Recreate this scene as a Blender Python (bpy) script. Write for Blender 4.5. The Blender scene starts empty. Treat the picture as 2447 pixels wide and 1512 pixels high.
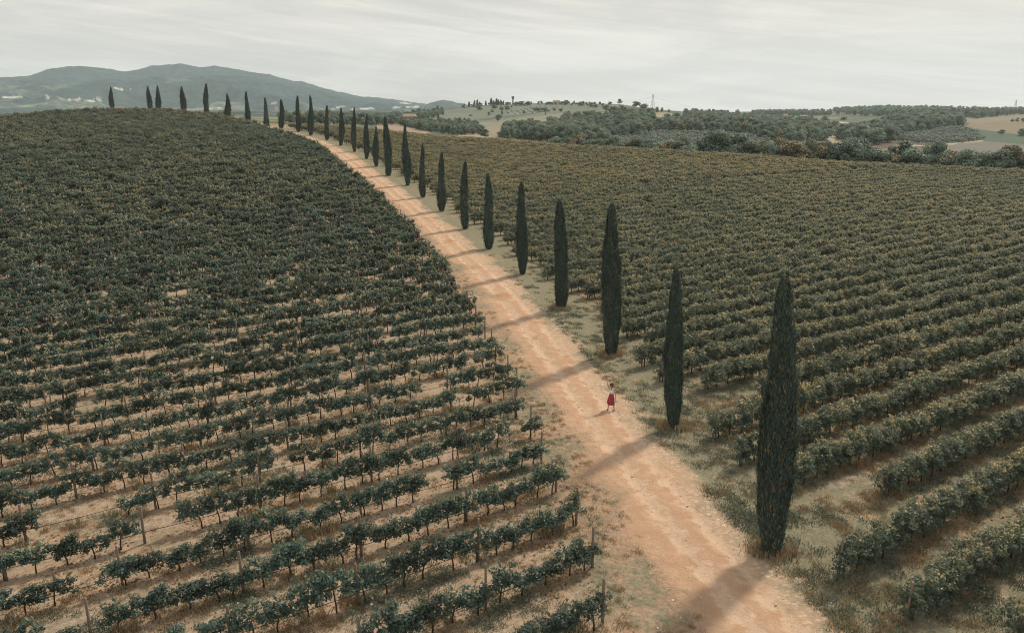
import bpy, bmesh, math, random
import numpy as np
from mathutils import Vector, Matrix

# ------------------------------------------------------------------ camera, sky, sun, exposure
SC = bpy.context.scene
COL = SC.collection
F, HZ, H = 1750.0, 268.0, 18.0                 # focal length and horizon row in a 2447 x 1512 frame; camera height
PITCH = math.atan((756 - HZ) / F)
CP, SP = math.cos(PITCH), math.sin(PITCH)
cam = bpy.data.cameras.new('camera')
cam.sensor_width = 36.0
cam.lens = 36.0 * F / 2447.0
cam.clip_start, cam.clip_end = 0.5, 30000
camo = bpy.data.objects.new('camera', cam)
COL.objects.link(camo)
camo.location = (0, 0, H)
camo.rotation_euler = (math.pi / 2 - PITCH, 0, 0)
SC.camera = camo

SUN_AZ, SUN_EL = math.radians(43), math.radians(45)
SKY_STRENGTH = 0.1
CLOUD = 7.3
world = bpy.data.worlds.new('World')
SC.world = world
world.use_nodes = True
sun = bpy.data.lights.new('sun', 'SUN')
sun.energy = 3.5
sun.angle = math.radians(5.0)
sun.color = (1.0, 0.87, 0.71)
suno = bpy.data.objects.new('sun', sun)
COL.objects.link(suno)
suno.location = (0, 0, 200)
sd = Vector((math.sin(SUN_AZ) * math.cos(SUN_EL), math.cos(SUN_AZ) * math.cos(SUN_EL), math.sin(SUN_EL)))
suno.rotation_euler = sd.to_track_quat('Z', 'Y').to_euler()
SC.view_settings.view_transform = 'Standard'
SC.view_settings.look = 'None'
SC.view_settings.exposure = 0.1
SC.view_settings.gamma = 1.0
SC.render.engine = 'CYCLES'
cy = SC.cycles
cy.max_bounces = 6
cy.diffuse_bounces = 3
cy.transmission_bounces = 4
cy.volume_bounces = 1
cy.transparent_max_bounces = 8
cy.use_denoising = True
cy.denoising_prefilter = 'NONE'
SC.cycles.filter_width = 1.05
cy.use_adaptive_sampling = True
cy.adaptive_threshold = 0.01
cy.sample_clamp_indirect = 6.0


class NT:
    """small helper for building node trees"""
    def __init__(s, tree):
        s.t = tree
        s.n, s.l = tree.nodes, tree.links
        s.n.clear()

    def new(s, typ, **kw):
        n = s.n.new(typ)
        for k, v in kw.items():
            setattr(n, k, v)
        return n

    def put(s, sock, v):
        if isinstance(v, bpy.types.NodeSocket):
            s.l.new(v, sock)
        elif v is not None:
            if isinstance(v, (tuple, list)) and sock.type == 'RGBA' and len(v) == 3:
                v = (*v, 1.0)
            sock.default_value = v

    def math(s, op, a, b=None, c=None, clamp=False):
        n = s.new('ShaderNodeMath', operation=op, use_clamp=clamp)
        for i, v in enumerate((a, b, c)):
            if v is not None:
                s.put(n.inputs[i], v)
        return n.outputs[0]

    def mix(s, f, a, b):
        n = s.new('ShaderNodeMix', data_type='RGBA')
        s.put(n.inputs[0], f)
        s.put(n.inputs[6], a)
        s.put(n.inputs[7], b)
        return n.outputs[2]

    def sstep(s, v, lo, hi):
        n = s.new('ShaderNodeMapRange', interpolation_type='SMOOTHSTEP')
        s.put(n.inputs[0], v)
        s.put(n.inputs[1], lo)
        s.put(n.inputs[2], hi)
        return n.outputs[0]

    def noise(s, vec, scale, detail=4, rough=0.55, dist=0.0):
        n = s.new('ShaderNodeTexNoise')
        s.put(n.inputs['Vector'], vec)
        n.inputs['Scale'].default_value = scale
        n.inputs['Detail'].default_value = detail
        n.inputs['Roughness'].default_value = rough
        n.inputs['Distortion'].default_value = dist
        return n.outputs[0]

    def attr(s, name, typ='GEOMETRY'):
        return s.new('ShaderNodeAttribute', attribute_name=name, attribute_type=typ)

    def pos(s):
        return s.new('ShaderNodeNewGeometry').outputs['Position']

    def scalev(s, v, sc):
        n = s.new('ShaderNodeVectorMath', operation='MULTIPLY')
        s.put(n.inputs[0], v)
        n.inputs[1].default_value = sc
        return n.outputs[0]

    def dot(s, v, d):
        n = s.new('ShaderNodeVectorMath', operation='DOT_PRODUCT')
        s.put(n.inputs[0], v)
        n.inputs[1].default_value = d
        return n.outputs['Value']

    def bsdf(s, col, rough=0.9, spec=0.2, bump=None, bstr=0.5, bdist=0.05):
        n = s.new('ShaderNodeBsdfPrincipled')
        s.put(n.inputs['Base Color'], col)
        s.put(n.inputs['Roughness'], rough)
        s.put(n.inputs['Specular IOR Level'], spec)
        if bump is not None:
            b = s.new('ShaderNodeBump')
            b.inputs['Strength'].default_value = bstr
            b.inputs['Distance'].default_value = bdist
            s.put(b.inputs['Height'], bump)
            s.l.new(b.outputs[0], n.inputs['Normal'])
        return n.outputs[0]

    def out(s, sh):
        o = s.new('ShaderNodeOutputMaterial')
        s.l.new(sh, o.inputs['Surface'])


# sky: Nishita seen through a high, streaky veil of cloud
w_ = NT(world.node_tree)
skyn = w_.new('ShaderNodeTexSky', sky_type='NISHITA')
skyn.sun_disc = False
skyn.sun_elevation = SUN_EL
skyn.sun_rotation = SUN_AZ
skyn.dust_density = 3.0
gen = w_.new('ShaderNodeTexCoord').outputs['Generated']
rotn = w_.new('ShaderNodeVectorRotate', rotation_type='Y_AXIS')
w_.put(rotn.inputs['Vector'], gen)
rotn.inputs['Angle'].default_value = -0.13
n1 = w_.noise(w_.scalev(gen, (2.0, 2.0, 13.0)), 1.5, 6, 0.55, 0.9)
n2 = w_.noise(w_.scalev(rotn.outputs[0], (2.2, 1.2, 40.0)), 2.1, 5, 0.62, 0.5)
nn = w_.math('ADD', w_.math('MULTIPLY', n1, 0.58), w_.math('MULTIPLY', n2, 0.42))
cl = w_.mix(w_.sstep(nn, 0.38, 0.66), (CLOUD * .93, CLOUD * .89, CLOUD * .825), (CLOUD * 1.2, CLOUD * 1.145, CLOUD * 1.045))
cov = w_.math('ADD', 0.86, w_.math('MULTIPLY', w_.sstep(nn, 0.35, 0.6), 0.13))
skc = w_.mix(cov, skyn.outputs[0], cl)
bg = w_.new('ShaderNodeBackground')
w_.put(bg.inputs[0], skc)
bg.inputs[1].default_value = SKY_STRENGTH
wo = w_.new('ShaderNodeOutputWorld')
w_.l.new(bg.outputs[0], wo.inputs[0])

# ------------------------------------------------------------------ picture <-> place
def ray(x, y):
    x, y = np.asarray(x, float), np.asarray(y, float)
    dx, dy = (x - 1223.5) / F, (756 - y) / F
    return np.stack([dx, CP + dy * SP, -SP + dy * CP], -1)

def project(P):
    P = np.asarray(P, float)
    z = P[..., 2] - H
    d = P[..., 1] * CP - z * SP
    u = P[..., 1] * SP + z * CP
    d = np.where(d < 0.1, 0.1, d)
    return 1223.5 + F * P[..., 0] / d, 756 - F * u / d, d

def in_view(P, m=60, top=-200):
    x, y, d = project(P)
    return (x > -m) & (x < 2447 + m) & (y < 1512 + m) & (y > top) & (d > 1)

def sm(v, a, b):
    t = np.clip((v - a) / (b - a), 0, 1)
    return t * t * (3 - 2 * t)

def vnoise(x, y, seed=0):
    """smooth 2-D value noise in -1..1"""
    xi, yi = np.floor(x).astype(np.int64), np.floor(y).astype(np.int64)
    fx, fy = x - xi, y - yi
    fx, fy = fx * fx * (3 - 2 * fx), fy * fy * (3 - 2 * fy)
    def h(a, b):
        v = np.sin(a * 127.1 + b * 311.7 + seed * 74.7) * 43758.5453
        return v - np.floor(v)
    r = (h(xi, yi) * (1 - fx) + h(xi + 1, yi) * fx) * (1 - fy) + (h(xi, yi + 1) * (1 - fx) + h(xi + 1, yi + 1) * fx) * fy
    return r * 2 - 1

def fbm(x, y, o=4, seed=0):
    return sum(vnoise(x * 2 ** i, y * 2 ** i, seed + i * 7) * 0.5 ** i for i in range(o))

# ------------------------------------------------------------------ lie of the land
ROW_A = math.radians(58)
U = np.array([math.sin(ROW_A), math.cos(ROW_A)])       # along the vine rows
W = np.array([-math.cos(ROW_A), math.sin(ROW_A)])      # across them, uphill
W0, WS = 14.7, 2.93                                     # first row and row spacing
RW = [-400, -200, 20, 55, 68, 81, 95, 108, 121, 135, 148, 162, 175, 189, 202, 216, 230, 243, 257, 271, 284, 297, 310, 322, 335, 348, 365, 385, 420, 900]
RZ = [-1.5, -1.5, -.1, 0, .35, .85, 1.55, 2.35, 3.2, 4.1, 5, 6, 7, 8, 9, 10, 11, 11.95, 12.9, 13.9, 14.9, 16, 17, 17.9, 18.6, 19.1, 19.5, 19.6, 19.6, 19.6]

def rise(w):
    return sum(np.interp(w + o, RW, RZ) for o in (-12, -6, 0, 6, 12)) / 5

CREST = [(-150, 285, 280), (0, 278, 288), (100, 270, 301), (200, 263.5, 313), (300, 262, 317), (400, 264, 315), (500, 273, 300), (550, 283, 283), (600, 290, 273),
         (671, 294, 267), (709, 297, 263), (821, 304, 255), (934, 314, 244), (1070, 327, 231), (1176, 332, 230), (1319, 344, 222), (1376, 349, 220),
         (1778, 370, 223), (1988, 386, 222), (2065, 390, 224), (2250, 399, 231), (2447, 407, 240), (2650, 416, 249)]
CX = [c[0] for c in CREST]
def az_of_x(x, y=300.0):
    r = ray(x, y)
    return np.degrees(np.arctan2(r[..., 0], r[..., 1]))
CAZ = [float(az_of_x(c[0], c[1])) for c in CREST]
CDC = [c[2] for c in CREST]
def dcrest(az):
    return np.interp(az, CAZ, CDC)
def ycrest(x):
    return np.interp(x, CX, [c[1] for c in CREST])

# far country, as (distance, row seen from the camera) along columns of azimuth
DG = np.array([300, 420, 500, 600, 750, 900, 1100, 1250, 1500, 1800, 2200, 2600, 3900.])
FARCOL = {
    -300: [(420, 290), (900, 282), (3900, 272)],
    0: [(420, 282), (900, 278), (3900, 270)],
    300: [(420, 266), (900, 267), (3900, 267)],
    500: [(420, 276), (900, 273), (3900, 267)],
    600: [(420, 291), (600, 286), (900, 276), (1500, 271), (3900, 265)],
    800: [(420, 303), (600, 290), (900, 279), (1500, 271), (3900, 264)],
    950: [(420, 312), (600, 300), (900, 285), (1250, 276), (2200, 268), (3900, 262)],
    1060: [(420, 324), (550, 312), (750, 294), (1100, 272), (1300, 262), (1800, 264), (3900, 266)],
    1150: [(420, 330), (550, 318), (750, 300), (1000, 276), (1250, 252), (1700, 262), (3900, 272)],
    1225: [(420, 334), (550, 323), (750, 302), (1000, 272), (1250, 245), (1700, 262), (3900, 272)],
    1375: [(420, 346), (550, 335), (750, 303), (1000, 272), (1250, 246), (1700, 262), (3900, 272)],
    1500: [(420, 353), (550, 335), (700, 300), (900, 265), (1100, 249), (1700, 265), (3900, 272)],
    1560: [(420, 358), (550, 338), (700, 310), (900, 279), (1100, 262), (1700, 266), (3900, 272)],
    1700: [(420, 362), (500, 340), (650, 312), (850, 294), (1100, 283), (1600, 272), (2200, 268), (3900, 272)],
    1850: [(420, 366), (500, 345), (650, 318), (850, 303), (1200, 288), (1800, 275), (2500, 267), (3900, 272)],
    2000: [(420, 374), (500, 355), (650, 335), (850, 315), (1200, 290), (1800, 275), (2500, 263), (3900, 272)],
    2150: [(420, 382), (500, 362), (650, 340), (850, 312), (1100, 288), (1800, 274), (2500, 258), (3900, 272)],
    2300: [(420, 388), (500, 365), (650, 342), (850, 310), (1100, 290), (1800, 274), (2500, 264), (3900, 272)],
    2450: [(420, 392), (500, 370), (650, 345), (850, 322), (1200, 292), (1800, 272), (2500, 266), (3900, 272)],
    2800: [(420, 402), (650, 350), (1200, 294), (2500, 268), (3900, 274)],
}
_faz, _fz = [], []
for _x, prof in FARCOL.items():
    _d, _y = [p[0] for p in prof], [p[1] for p in prof]
    yy = np.interp(np.log(DG), np.log(_d), _y)
    r = ray(np.full(len(DG), float(_x)), yy)
    _faz.append(float(az_of_x(float(_x), 300.0)))
    _fz.append(H + r[:, 2] / np.hypot(r[:, 0], r[:, 1]) * DG)
_faz, _fz = np.array(_faz), np.array(_fz)

def zfar(az, d):
    ld, lg = np.log(np.clip(d, 300, 3900)), np.log(DG)
    tot = 0
    for o in (-1.2, -.4, .4, 1.2):
        a = np.clip(az + o, _faz[0], _faz[-1])
        j = np.clip(np.searchsorted(_faz, a) - 1, 0, len(_faz) - 2)
        t = (a - _faz[j]) / (_faz[j + 1] - _faz[j])
        i = np.clip(np.searchsorted(lg, ld) - 1, 0, len(lg) - 2)
        s = (ld - lg[i]) / (lg[i + 1] - lg[i])
        z0 = _fz[j, i] * (1 - s) + _fz[j, i + 1] * s
        z1 = _fz[j + 1, i] * (1 - s) + _fz[j + 1, i + 1] * s
        tot = tot + z0 * (1 - t) + z1 * t
    return tot / 4

def zg(x, y):
    x, y = np.asarray(x, float), np.asarray(y, float)
    d = np.hypot(x, y)
    az = np.degrees(np.arctan2(x, y))
    near = rise(x * W[0] + y * W[1])
    dc = dcrest(az)
    a = np.radians(az)
    zc = rise(dc * (np.sin(a) * W[0] + np.cos(a) * W[1]))
    zs = zc + (zc - H) / dc * (d - dc)
    z = near + (zs - near) * sm(d, dc - 16, dc + 6)
    plat = 45 * sm(-az, 15, 20)
    t = sm(d, dc + 8 + plat, 420.0)
    lift = fbm(x / 90, y / 90, 3, 5) * np.clip(d / 700, 0, 2) * 1.1
    z = z * (1 - t) + (zfar(az, d) + lift) * t - 5.5 * np.sin(np.pi * np.clip((d - dc - 4 - plat) / (425 - dc - plat), 0, 1))
    back = sm(np.abs(az), 50, 85)
    z = z * (1 - back) + near * back
    z = z + 0.06 * fbm(x / 6, y / 6, 2, 3) * (1 - sm(d, 150, 300))
    return z

def hit(x, y, d0=18.0, d1=3900.0, n=900):
    """points of the ground seen at picture positions x, y"""
    x, y = np.atleast_1d(np.asarray(x, float)), np.atleast_1d(np.asarray(y, float))
    r = ray(x, y)
    rh = np.hypot(r[:, 0], r[:, 1])
    ds = np.exp(np.linspace(math.log(d0), math.log(d1), n))
    k = ds[None, :] / rh[:, None]
    g = zg(r[:, 0:1] * k, r[:, 1:2] * k)
    f = (H + r[:, 2:3] * k) - g
    below = f < 0
    idx = np.where(below.any(1), below.argmax(1), n - 1)
    idx = np.clip(idx, 1, n - 1)
    ar = np.arange(len(x))
    f0, f1 = f[ar, idx - 1], f[ar, idx]
    t = np.clip(f0 / np.where(np.abs(f0 - f1) < 1e-9, 1, f0 - f1), 0, 1)
    d = ds[idx - 1] + (ds[idx] - ds[idx - 1]) * t
    kk = d / rh
    X, Y = r[:, 0] * kk, r[:, 1] * kk
    return np.stack([X, Y, zg(X, Y)], -1), below.any(1)

# ------------------------------------------------------------------ objects
def mesh_from(name, V, Fc, mat=None, attrs=None, smooth=False, mats=None, mi=None):
    """Fc: int array (n,k) or list of arrays with different k"""
    me = bpy.data.meshes.new(name)
    V = np.asarray(V, np.float32)
    if not isinstance(Fc, list):
        Fc = [Fc]
    Fc = [np.asarray(f, np.int32) for f in Fc if len(f)]
    tot = np.concatenate([np.full(len(f), f.shape[1], np.int32) for f in Fc])
    loops = np.concatenate([f.ravel() for f in Fc])
    me.vertices.add(len(V))
    me.vertices.foreach_set('co', V.ravel())
    me.loops.add(len(loops))
    me.loops.foreach_set('vertex_index', loops)
    me.polygons.add(len(tot))
    start = np.concatenate([[0], np.cumsum(tot)[:-1]]).astype(np.int32)
    me.polygons.foreach_set('loop_start', start)
    me.polygons.foreach_set('use_smooth', np.full(len(tot), smooth))
    if mats:
        for m in mats:
            me.materials.append(m)
        me.polygons.foreach_set('material_index', np.asarray(mi, np.int32))
    elif mat:
        me.materials.append(mat)
    for k, v in (attrs or {}).items():
        v = np.asarray(v, np.float32)
        if v.ndim == 1:
            a = me.attributes.new(k, 'FLOAT', 'POINT')
            a.data.foreach_set('value', v)
        else:
            a = me.attributes.new(k, 'FLOAT_COLOR', 'POINT')
            c = np.ones((len(v), 4), np.float32)
            c[:, :3] = v
            a.data.foreach_set('color', c.ravel())
    me.update(calc_edges=True)
    me.validate()
    return me

def link(name, me, parent=None, loc=None, rz=0.0, sc=None):
    o = bpy.data.objects.new(name, me)
    COL.objects.link(o)
    if parent is not None:
        o.parent = parent
    if loc is not None:
        o.location = [float(v) for v in loc]
    if rz:
        o.rotation_euler = (0, 0, float(rz))
    if sc is not None:
        o.scale = sc if hasattr(sc, '__len__') else (sc, sc, sc)
    return o

def tag(o, label, cat, group=None, kind=None):
    o['label'] = label
    o['category'] = cat
    if group:
        o['group'] = group
    if kind:
        o['kind'] = kind
    return o

def empty(name, loc, rz=0.0, sc=None):
    return link(name, None, None, loc, rz, sc)

class MB:
    """collects tubes, boxes and blobs into one mesh"""
    def __init__(s):
        s.v, s.q, s.t, s.n = [], [], [], 0
    def add(s, v, q=None, t=None):
        v = np.asarray(v, float)
        s.v.append(v)
        if q is not None and len(q):
            s.q.append(np.asarray(q) + s.n)
        if t is not None and len(t):
            s.t.append(np.asarray(t) + s.n)
        s.n += len(v)
    def tube(s, pts, rad, k=6, cap=True):
        pts = np.asarray(pts, float)
        rad = np.broadcast_to(np.asarray(rad, float), (len(pts),))
        tg = np.gradient(pts, axis=0)
        tg /= np.linalg.norm(tg, axis=1)[:, None] + 1e-9
        ref = np.array([0, 0, 1.0]) if abs(tg[:, 2]).mean() < 0.8 else np.array([1.0, 0, 0])
        a = np.cross(tg, ref)
        a /= np.linalg.norm(a, axis=1)[:, None] + 1e-9
        b = np.cross(tg, a)
        th = np.arange(k) * 2 * math.pi / k
        ring = pts[:, None, :] + rad[:, None, None] * (np.cos(th)[None, :, None] * a[:, None, :] + np.sin(th)[None, :, None] * b[:, None, :])
        n = len(pts)
        v = ring.reshape(-1, 3)
        i, j = np.meshgrid(np.arange(n - 1), np.arange(k), indexing='ij')
        j2 = (j + 1) % k
        q = np.stack([i * k + j, i * k + j2, (i + 1) * k + j2, (i + 1) * k + j], -1).reshape(-1, 4)
        tri = []
        if cap:
            v = np.concatenate([v, pts[:1], pts[-1:]])
            for jj in range(k):
                tri.append((n * k, (jj + 1) % k, jj))
                tri.append((n * k + 1, (n - 1) * k + jj, (n - 1) * k + (jj + 1) % k))
        s.add(v, q, tri)
        return s
    def box(s, c, size, rz=0.0):
        x, y, z = [v / 2 for v in size]
        v = np.array([(a * x, b * y, e * z) for e in (-1, 1) for a, b in ((-1, -1), (1, -1), (1, 1), (-1, 1))])
        cs, sn = math.cos(rz), math.sin(rz)
        v = np.stack([v[:, 0] * cs - v[:, 1] * sn, v[:, 0] * sn + v[:, 1] * cs, v[:, 2]], -1) + np.array(c)
        s.add(v, [(3, 2, 1, 0), (4, 5, 6, 7), (0, 1, 5, 4), (1, 2, 6, 5), (2, 3, 7, 6), (3, 0, 4, 7)])
        return s
    def lathe(s, prof, k=24, centre=(0, 0, 0), cap=True, sx=1.0, sy=1.0, wob=None):
        prof = np.asarray(prof, float)
        th = np.arange(k) * 2 * math.pi / k
        v = np.stack([prof[:, 0:1] * np.cos(th) * sx, prof[:, 0:1] * np.sin(th) * sy, np.repeat(prof[:, 1:2], k, 1)], -1)
        if wob is not None:
            v = wob(v)
        v = v.reshape(-1, 3) + np.array(centre)
        n = len(prof)
        i, j = np.meshgrid(np.arange(n - 1), np.arange(k), indexing='ij')
        j2 = (j + 1) % k
        q = np.stack([i * k + j, i * k + j2, (i + 1) * k + j2, (i + 1) * k + j], -1).reshape(-1, 4)
        tri = []
        if cap:
            c0, c1 = v[:k].mean(0), v[-k:].mean(0)
            v = np.concatenate([v, [c0, c1]])
            for jj in range(k):
                tri.append((n * k, (jj + 1) % k, jj))
                tri.append((n * k + 1, (n - 1) * k + jj, (n - 1) * k + (jj + 1) % k))
        s.add(v, q, tri)
        return s
    def mesh(s, name, mat, smooth=False, attrs=None):
        fs = []
        if s.q:
            fs.append(np.concatenate(s.q))
        if s.t:
            fs.append(np.concatenate(s.t))
        return mesh_from(name, np.concatenate(s.v), fs, mat, attrs, smooth)

ONES = 'zeroth first second third fourth fifth sixth seventh eighth ninth tenth eleventh twelfth thirteenth fourteenth fifteenth sixteenth seventeenth eighteenth nineteenth'.split()
TENS = {2: ('twentieth', 'twenty'), 3: ('thirtieth', 'thirty'), 4: ('fortieth', 'forty'), 5: ('fiftieth', 'fifty'), 6: ('sixtieth', 'sixty'), 7: ('seventieth', 'seventy'), 8: ('eightieth', 'eighty'), 9: ('ninetieth', 'ninety')}
def nth(n):
    if n < 20:
        return ONES[n]
    a, b = divmod(n, 10)
    return TENS[a][0] if b == 0 else TENS[a][1] + '-' + ONES[b]

# ------------------------------------------------------------------ materials
def new_mat(name):
    m = bpy.data.materials.new(name)
    m.use_nodes = True
    return m, NT(m.node_tree)

def leaf_mat(name, cols, ythr=0.62, trans=0.3, tcol=(.22, .16, .04), rough=0.45, zone=0.0, patch=0.35, hgt=0.35, spec=0.4, vary=0.0, block=0.0):
    """leaves: each has its own tint, some turn yellow and rust, vine tops gilded by height as if backlit; light passes through them"""
    m, n = new_mat(name)
    P = n.pos()
    tint = n.attr('tint').outputs['Fac']
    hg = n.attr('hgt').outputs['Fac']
    rnd = n.new('ShaderNodeObjectInfo').outputs['Random']
    np_ = n.noise(P, 0.55, 3)
    nz = n.noise(P, 0.022, 3, 0.6)
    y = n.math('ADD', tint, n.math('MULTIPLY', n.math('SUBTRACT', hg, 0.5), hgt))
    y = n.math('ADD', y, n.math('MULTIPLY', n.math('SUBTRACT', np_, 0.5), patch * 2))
    y = n.math('ADD', y, n.math('MULTIPLY', n.math('SUBTRACT', rnd, 0.5), 0.25))
    if zone:
        y = n.math('ADD', y, n.math('MULTIPLY', n.math('SUBTRACT', nz, 0.5), zone))
    if block:
        y = n.math('ADD', y, n.math('MULTIPLY', n.sstep(n.dot(P, (float(W[0]), float(W[1]), 0)), 108.0, 122.0), block))
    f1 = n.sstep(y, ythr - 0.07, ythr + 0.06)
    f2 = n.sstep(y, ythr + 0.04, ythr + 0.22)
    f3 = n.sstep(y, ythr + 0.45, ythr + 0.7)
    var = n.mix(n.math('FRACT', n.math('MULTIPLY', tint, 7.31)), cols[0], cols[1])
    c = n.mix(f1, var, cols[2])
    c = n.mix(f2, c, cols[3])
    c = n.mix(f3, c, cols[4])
    if vary:
        k = n.new('ShaderNodeVectorMath', operation='SCALE')
        n.put(k.inputs[0], c)
        n.put(k.inputs['Scale'], n.math('ADD', 1 - vary, n.math('MULTIPLY', rnd, vary * 2)))
        c = k.outputs[0]
    b = n.bsdf(c, rough, spec)
    t = n.new('ShaderNodeBsdfTranslucent')
    n.put(t.inputs[0], n.mix(f1, n.mix(0.5, c, tcol), n.mix(0.6, c, tcol)))
    mx = n.new('ShaderNodeMixShader')
    mx.inputs[0].default_value = trans
    n.l.new(b, mx.inputs[1])
    n.l.new(t.outputs[0], mx.inputs[2])
    n.out(mx.outputs[0])
    return m

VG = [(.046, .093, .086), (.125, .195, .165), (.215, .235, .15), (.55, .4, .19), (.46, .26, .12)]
M_VINE_L = leaf_mat('vine_leaves', VG, 0.80, 0.45, (.32, .31, .16), 0.42, zone=0.95, hgt=.55, vary=.45)  # hgt yellows the top leaves and paints in backlit golden glints
M_VINE_R = leaf_mat('vine_leaves_turning_backlit', VG, 0.85, 0.48, (.44, .39, .2), 0.42, zone=0.5, patch=.4, hgt=0.85, vary=.2, block=.13)  # gold tops: turning leaves plus backlight put into the colour by height
M_CYP = leaf_mat('cypress_foliage', [(.03, .06, .056), (.115, .165, .14), (.11, .13, .1), (.24, .16, .075), (.26, .17, .075)], 0.9, 0.2, (.12, .15, .1), 0.6, patch=0.12, hgt=0.0, spec=0.25)
M_TREE = leaf_mat('broadleaf_foliage', [(.14, .195, .158), (.225, .28, .21), (.25, .275, .19), (.2, .17, .09), (.26, .17, .085)], 1.0, 0.22, (.2, .24, .15), 0.6, patch=0.1, hgt=0.2, spec=0.2, vary=.34)
M_TREE_Y = leaf_mat('autumn_foliage', [(.14, .165, .13), (.19, .2, .14), (.26, .23, .14), (.36, .26, .14), (.38, .23, .12)], 0.5, 0.15, (.2, .14, .05), 0.6, patch=0.2, hgt=0.2, spec=0.2)
M_OLIVE = leaf_mat('olive_foliage', [(.2, .25, .22), (.27, .31, .27), (.28, .31, .25), (.2, .2, .16), (.2, .19, .14)], 0.8, 0.15, (.2, .22, .16), 0.6, patch=0.1, hgt=0.1, spec=0.2, vary=.25)
M_GRASS = leaf_mat('grass_blades', [(.27, .25, .17), (.38, .3, .2), (.42, .3, .18), (.4, .24, .12), (.34, .17, .085)], 0.55, 0.2, (.3, .22, .1), 0.8, patch=0.5, hgt=0.2, spec=0.1)
M_WEED = leaf_mat('green_weeds', [(.14, .165, .13), (.2, .215, .155), (.25, .235, .15), (.32, .24, .13), (.33, .2, .1)], 0.8, 0.15, (.15, .15, .05), 0.7, patch=0.4, hgt=0.2, spec=0.1)

def simple(name, col, rough=0.8, var=0.25, scale=8.0, spec=0.2, bump=0.0):
    m, n = new_mat(name)
    co = n.new('ShaderNodeTexCoord').outputs['Object']
    ns = n.noise(co, scale, 5)
    c = n.mix(ns, tuple(v * (1 - var) for v in col), tuple(min(1, v * (1 + var)) for v in col))
    n.out(n.bsdf(c, rough, spec, ns if bump else None, bump, 0.02))
    return m

M_BARK = simple('vine_bark', (.085, .055, .04), 0.9, 0.4, 30, 0.1, 0.6)
M_POST = simple('weathered_wood', (.2, .16, .125), 0.85, 0.35, 12, 0.15, 0.4)
M_TRUNK = simple('tree_bark', (.1, .08, .06), 0.9, 0.35, 5, 0.1, 0.5)
M_HOSE = simple('black_hose', (.02, .02, .02), 0.5, 0.2, 4, 0.4)
M_STEEL = simple('galvanised_steel', (.2, .21, .21), 0.6, 0.15, 1, 0.4)
M_CONC = simple('tower_concrete', (.16, .15, .14), 0.9, 0.15, .5)
M_WALL = simple('plaster_wall', (.62, .58, .5), 0.9, 0.12, .6)
M_WALLT = simple('stone_wall', (.42, .35, .27), 0.9, 0.2, .8)
M_ROOF = simple('terracotta_roof', (.27, .2, .155), 0.9, 0.25, 1.2)
M_GLASS = simple('dark_window', (.05, .06, .07), 0.3, 0.1, 1, 0.5)

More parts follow.
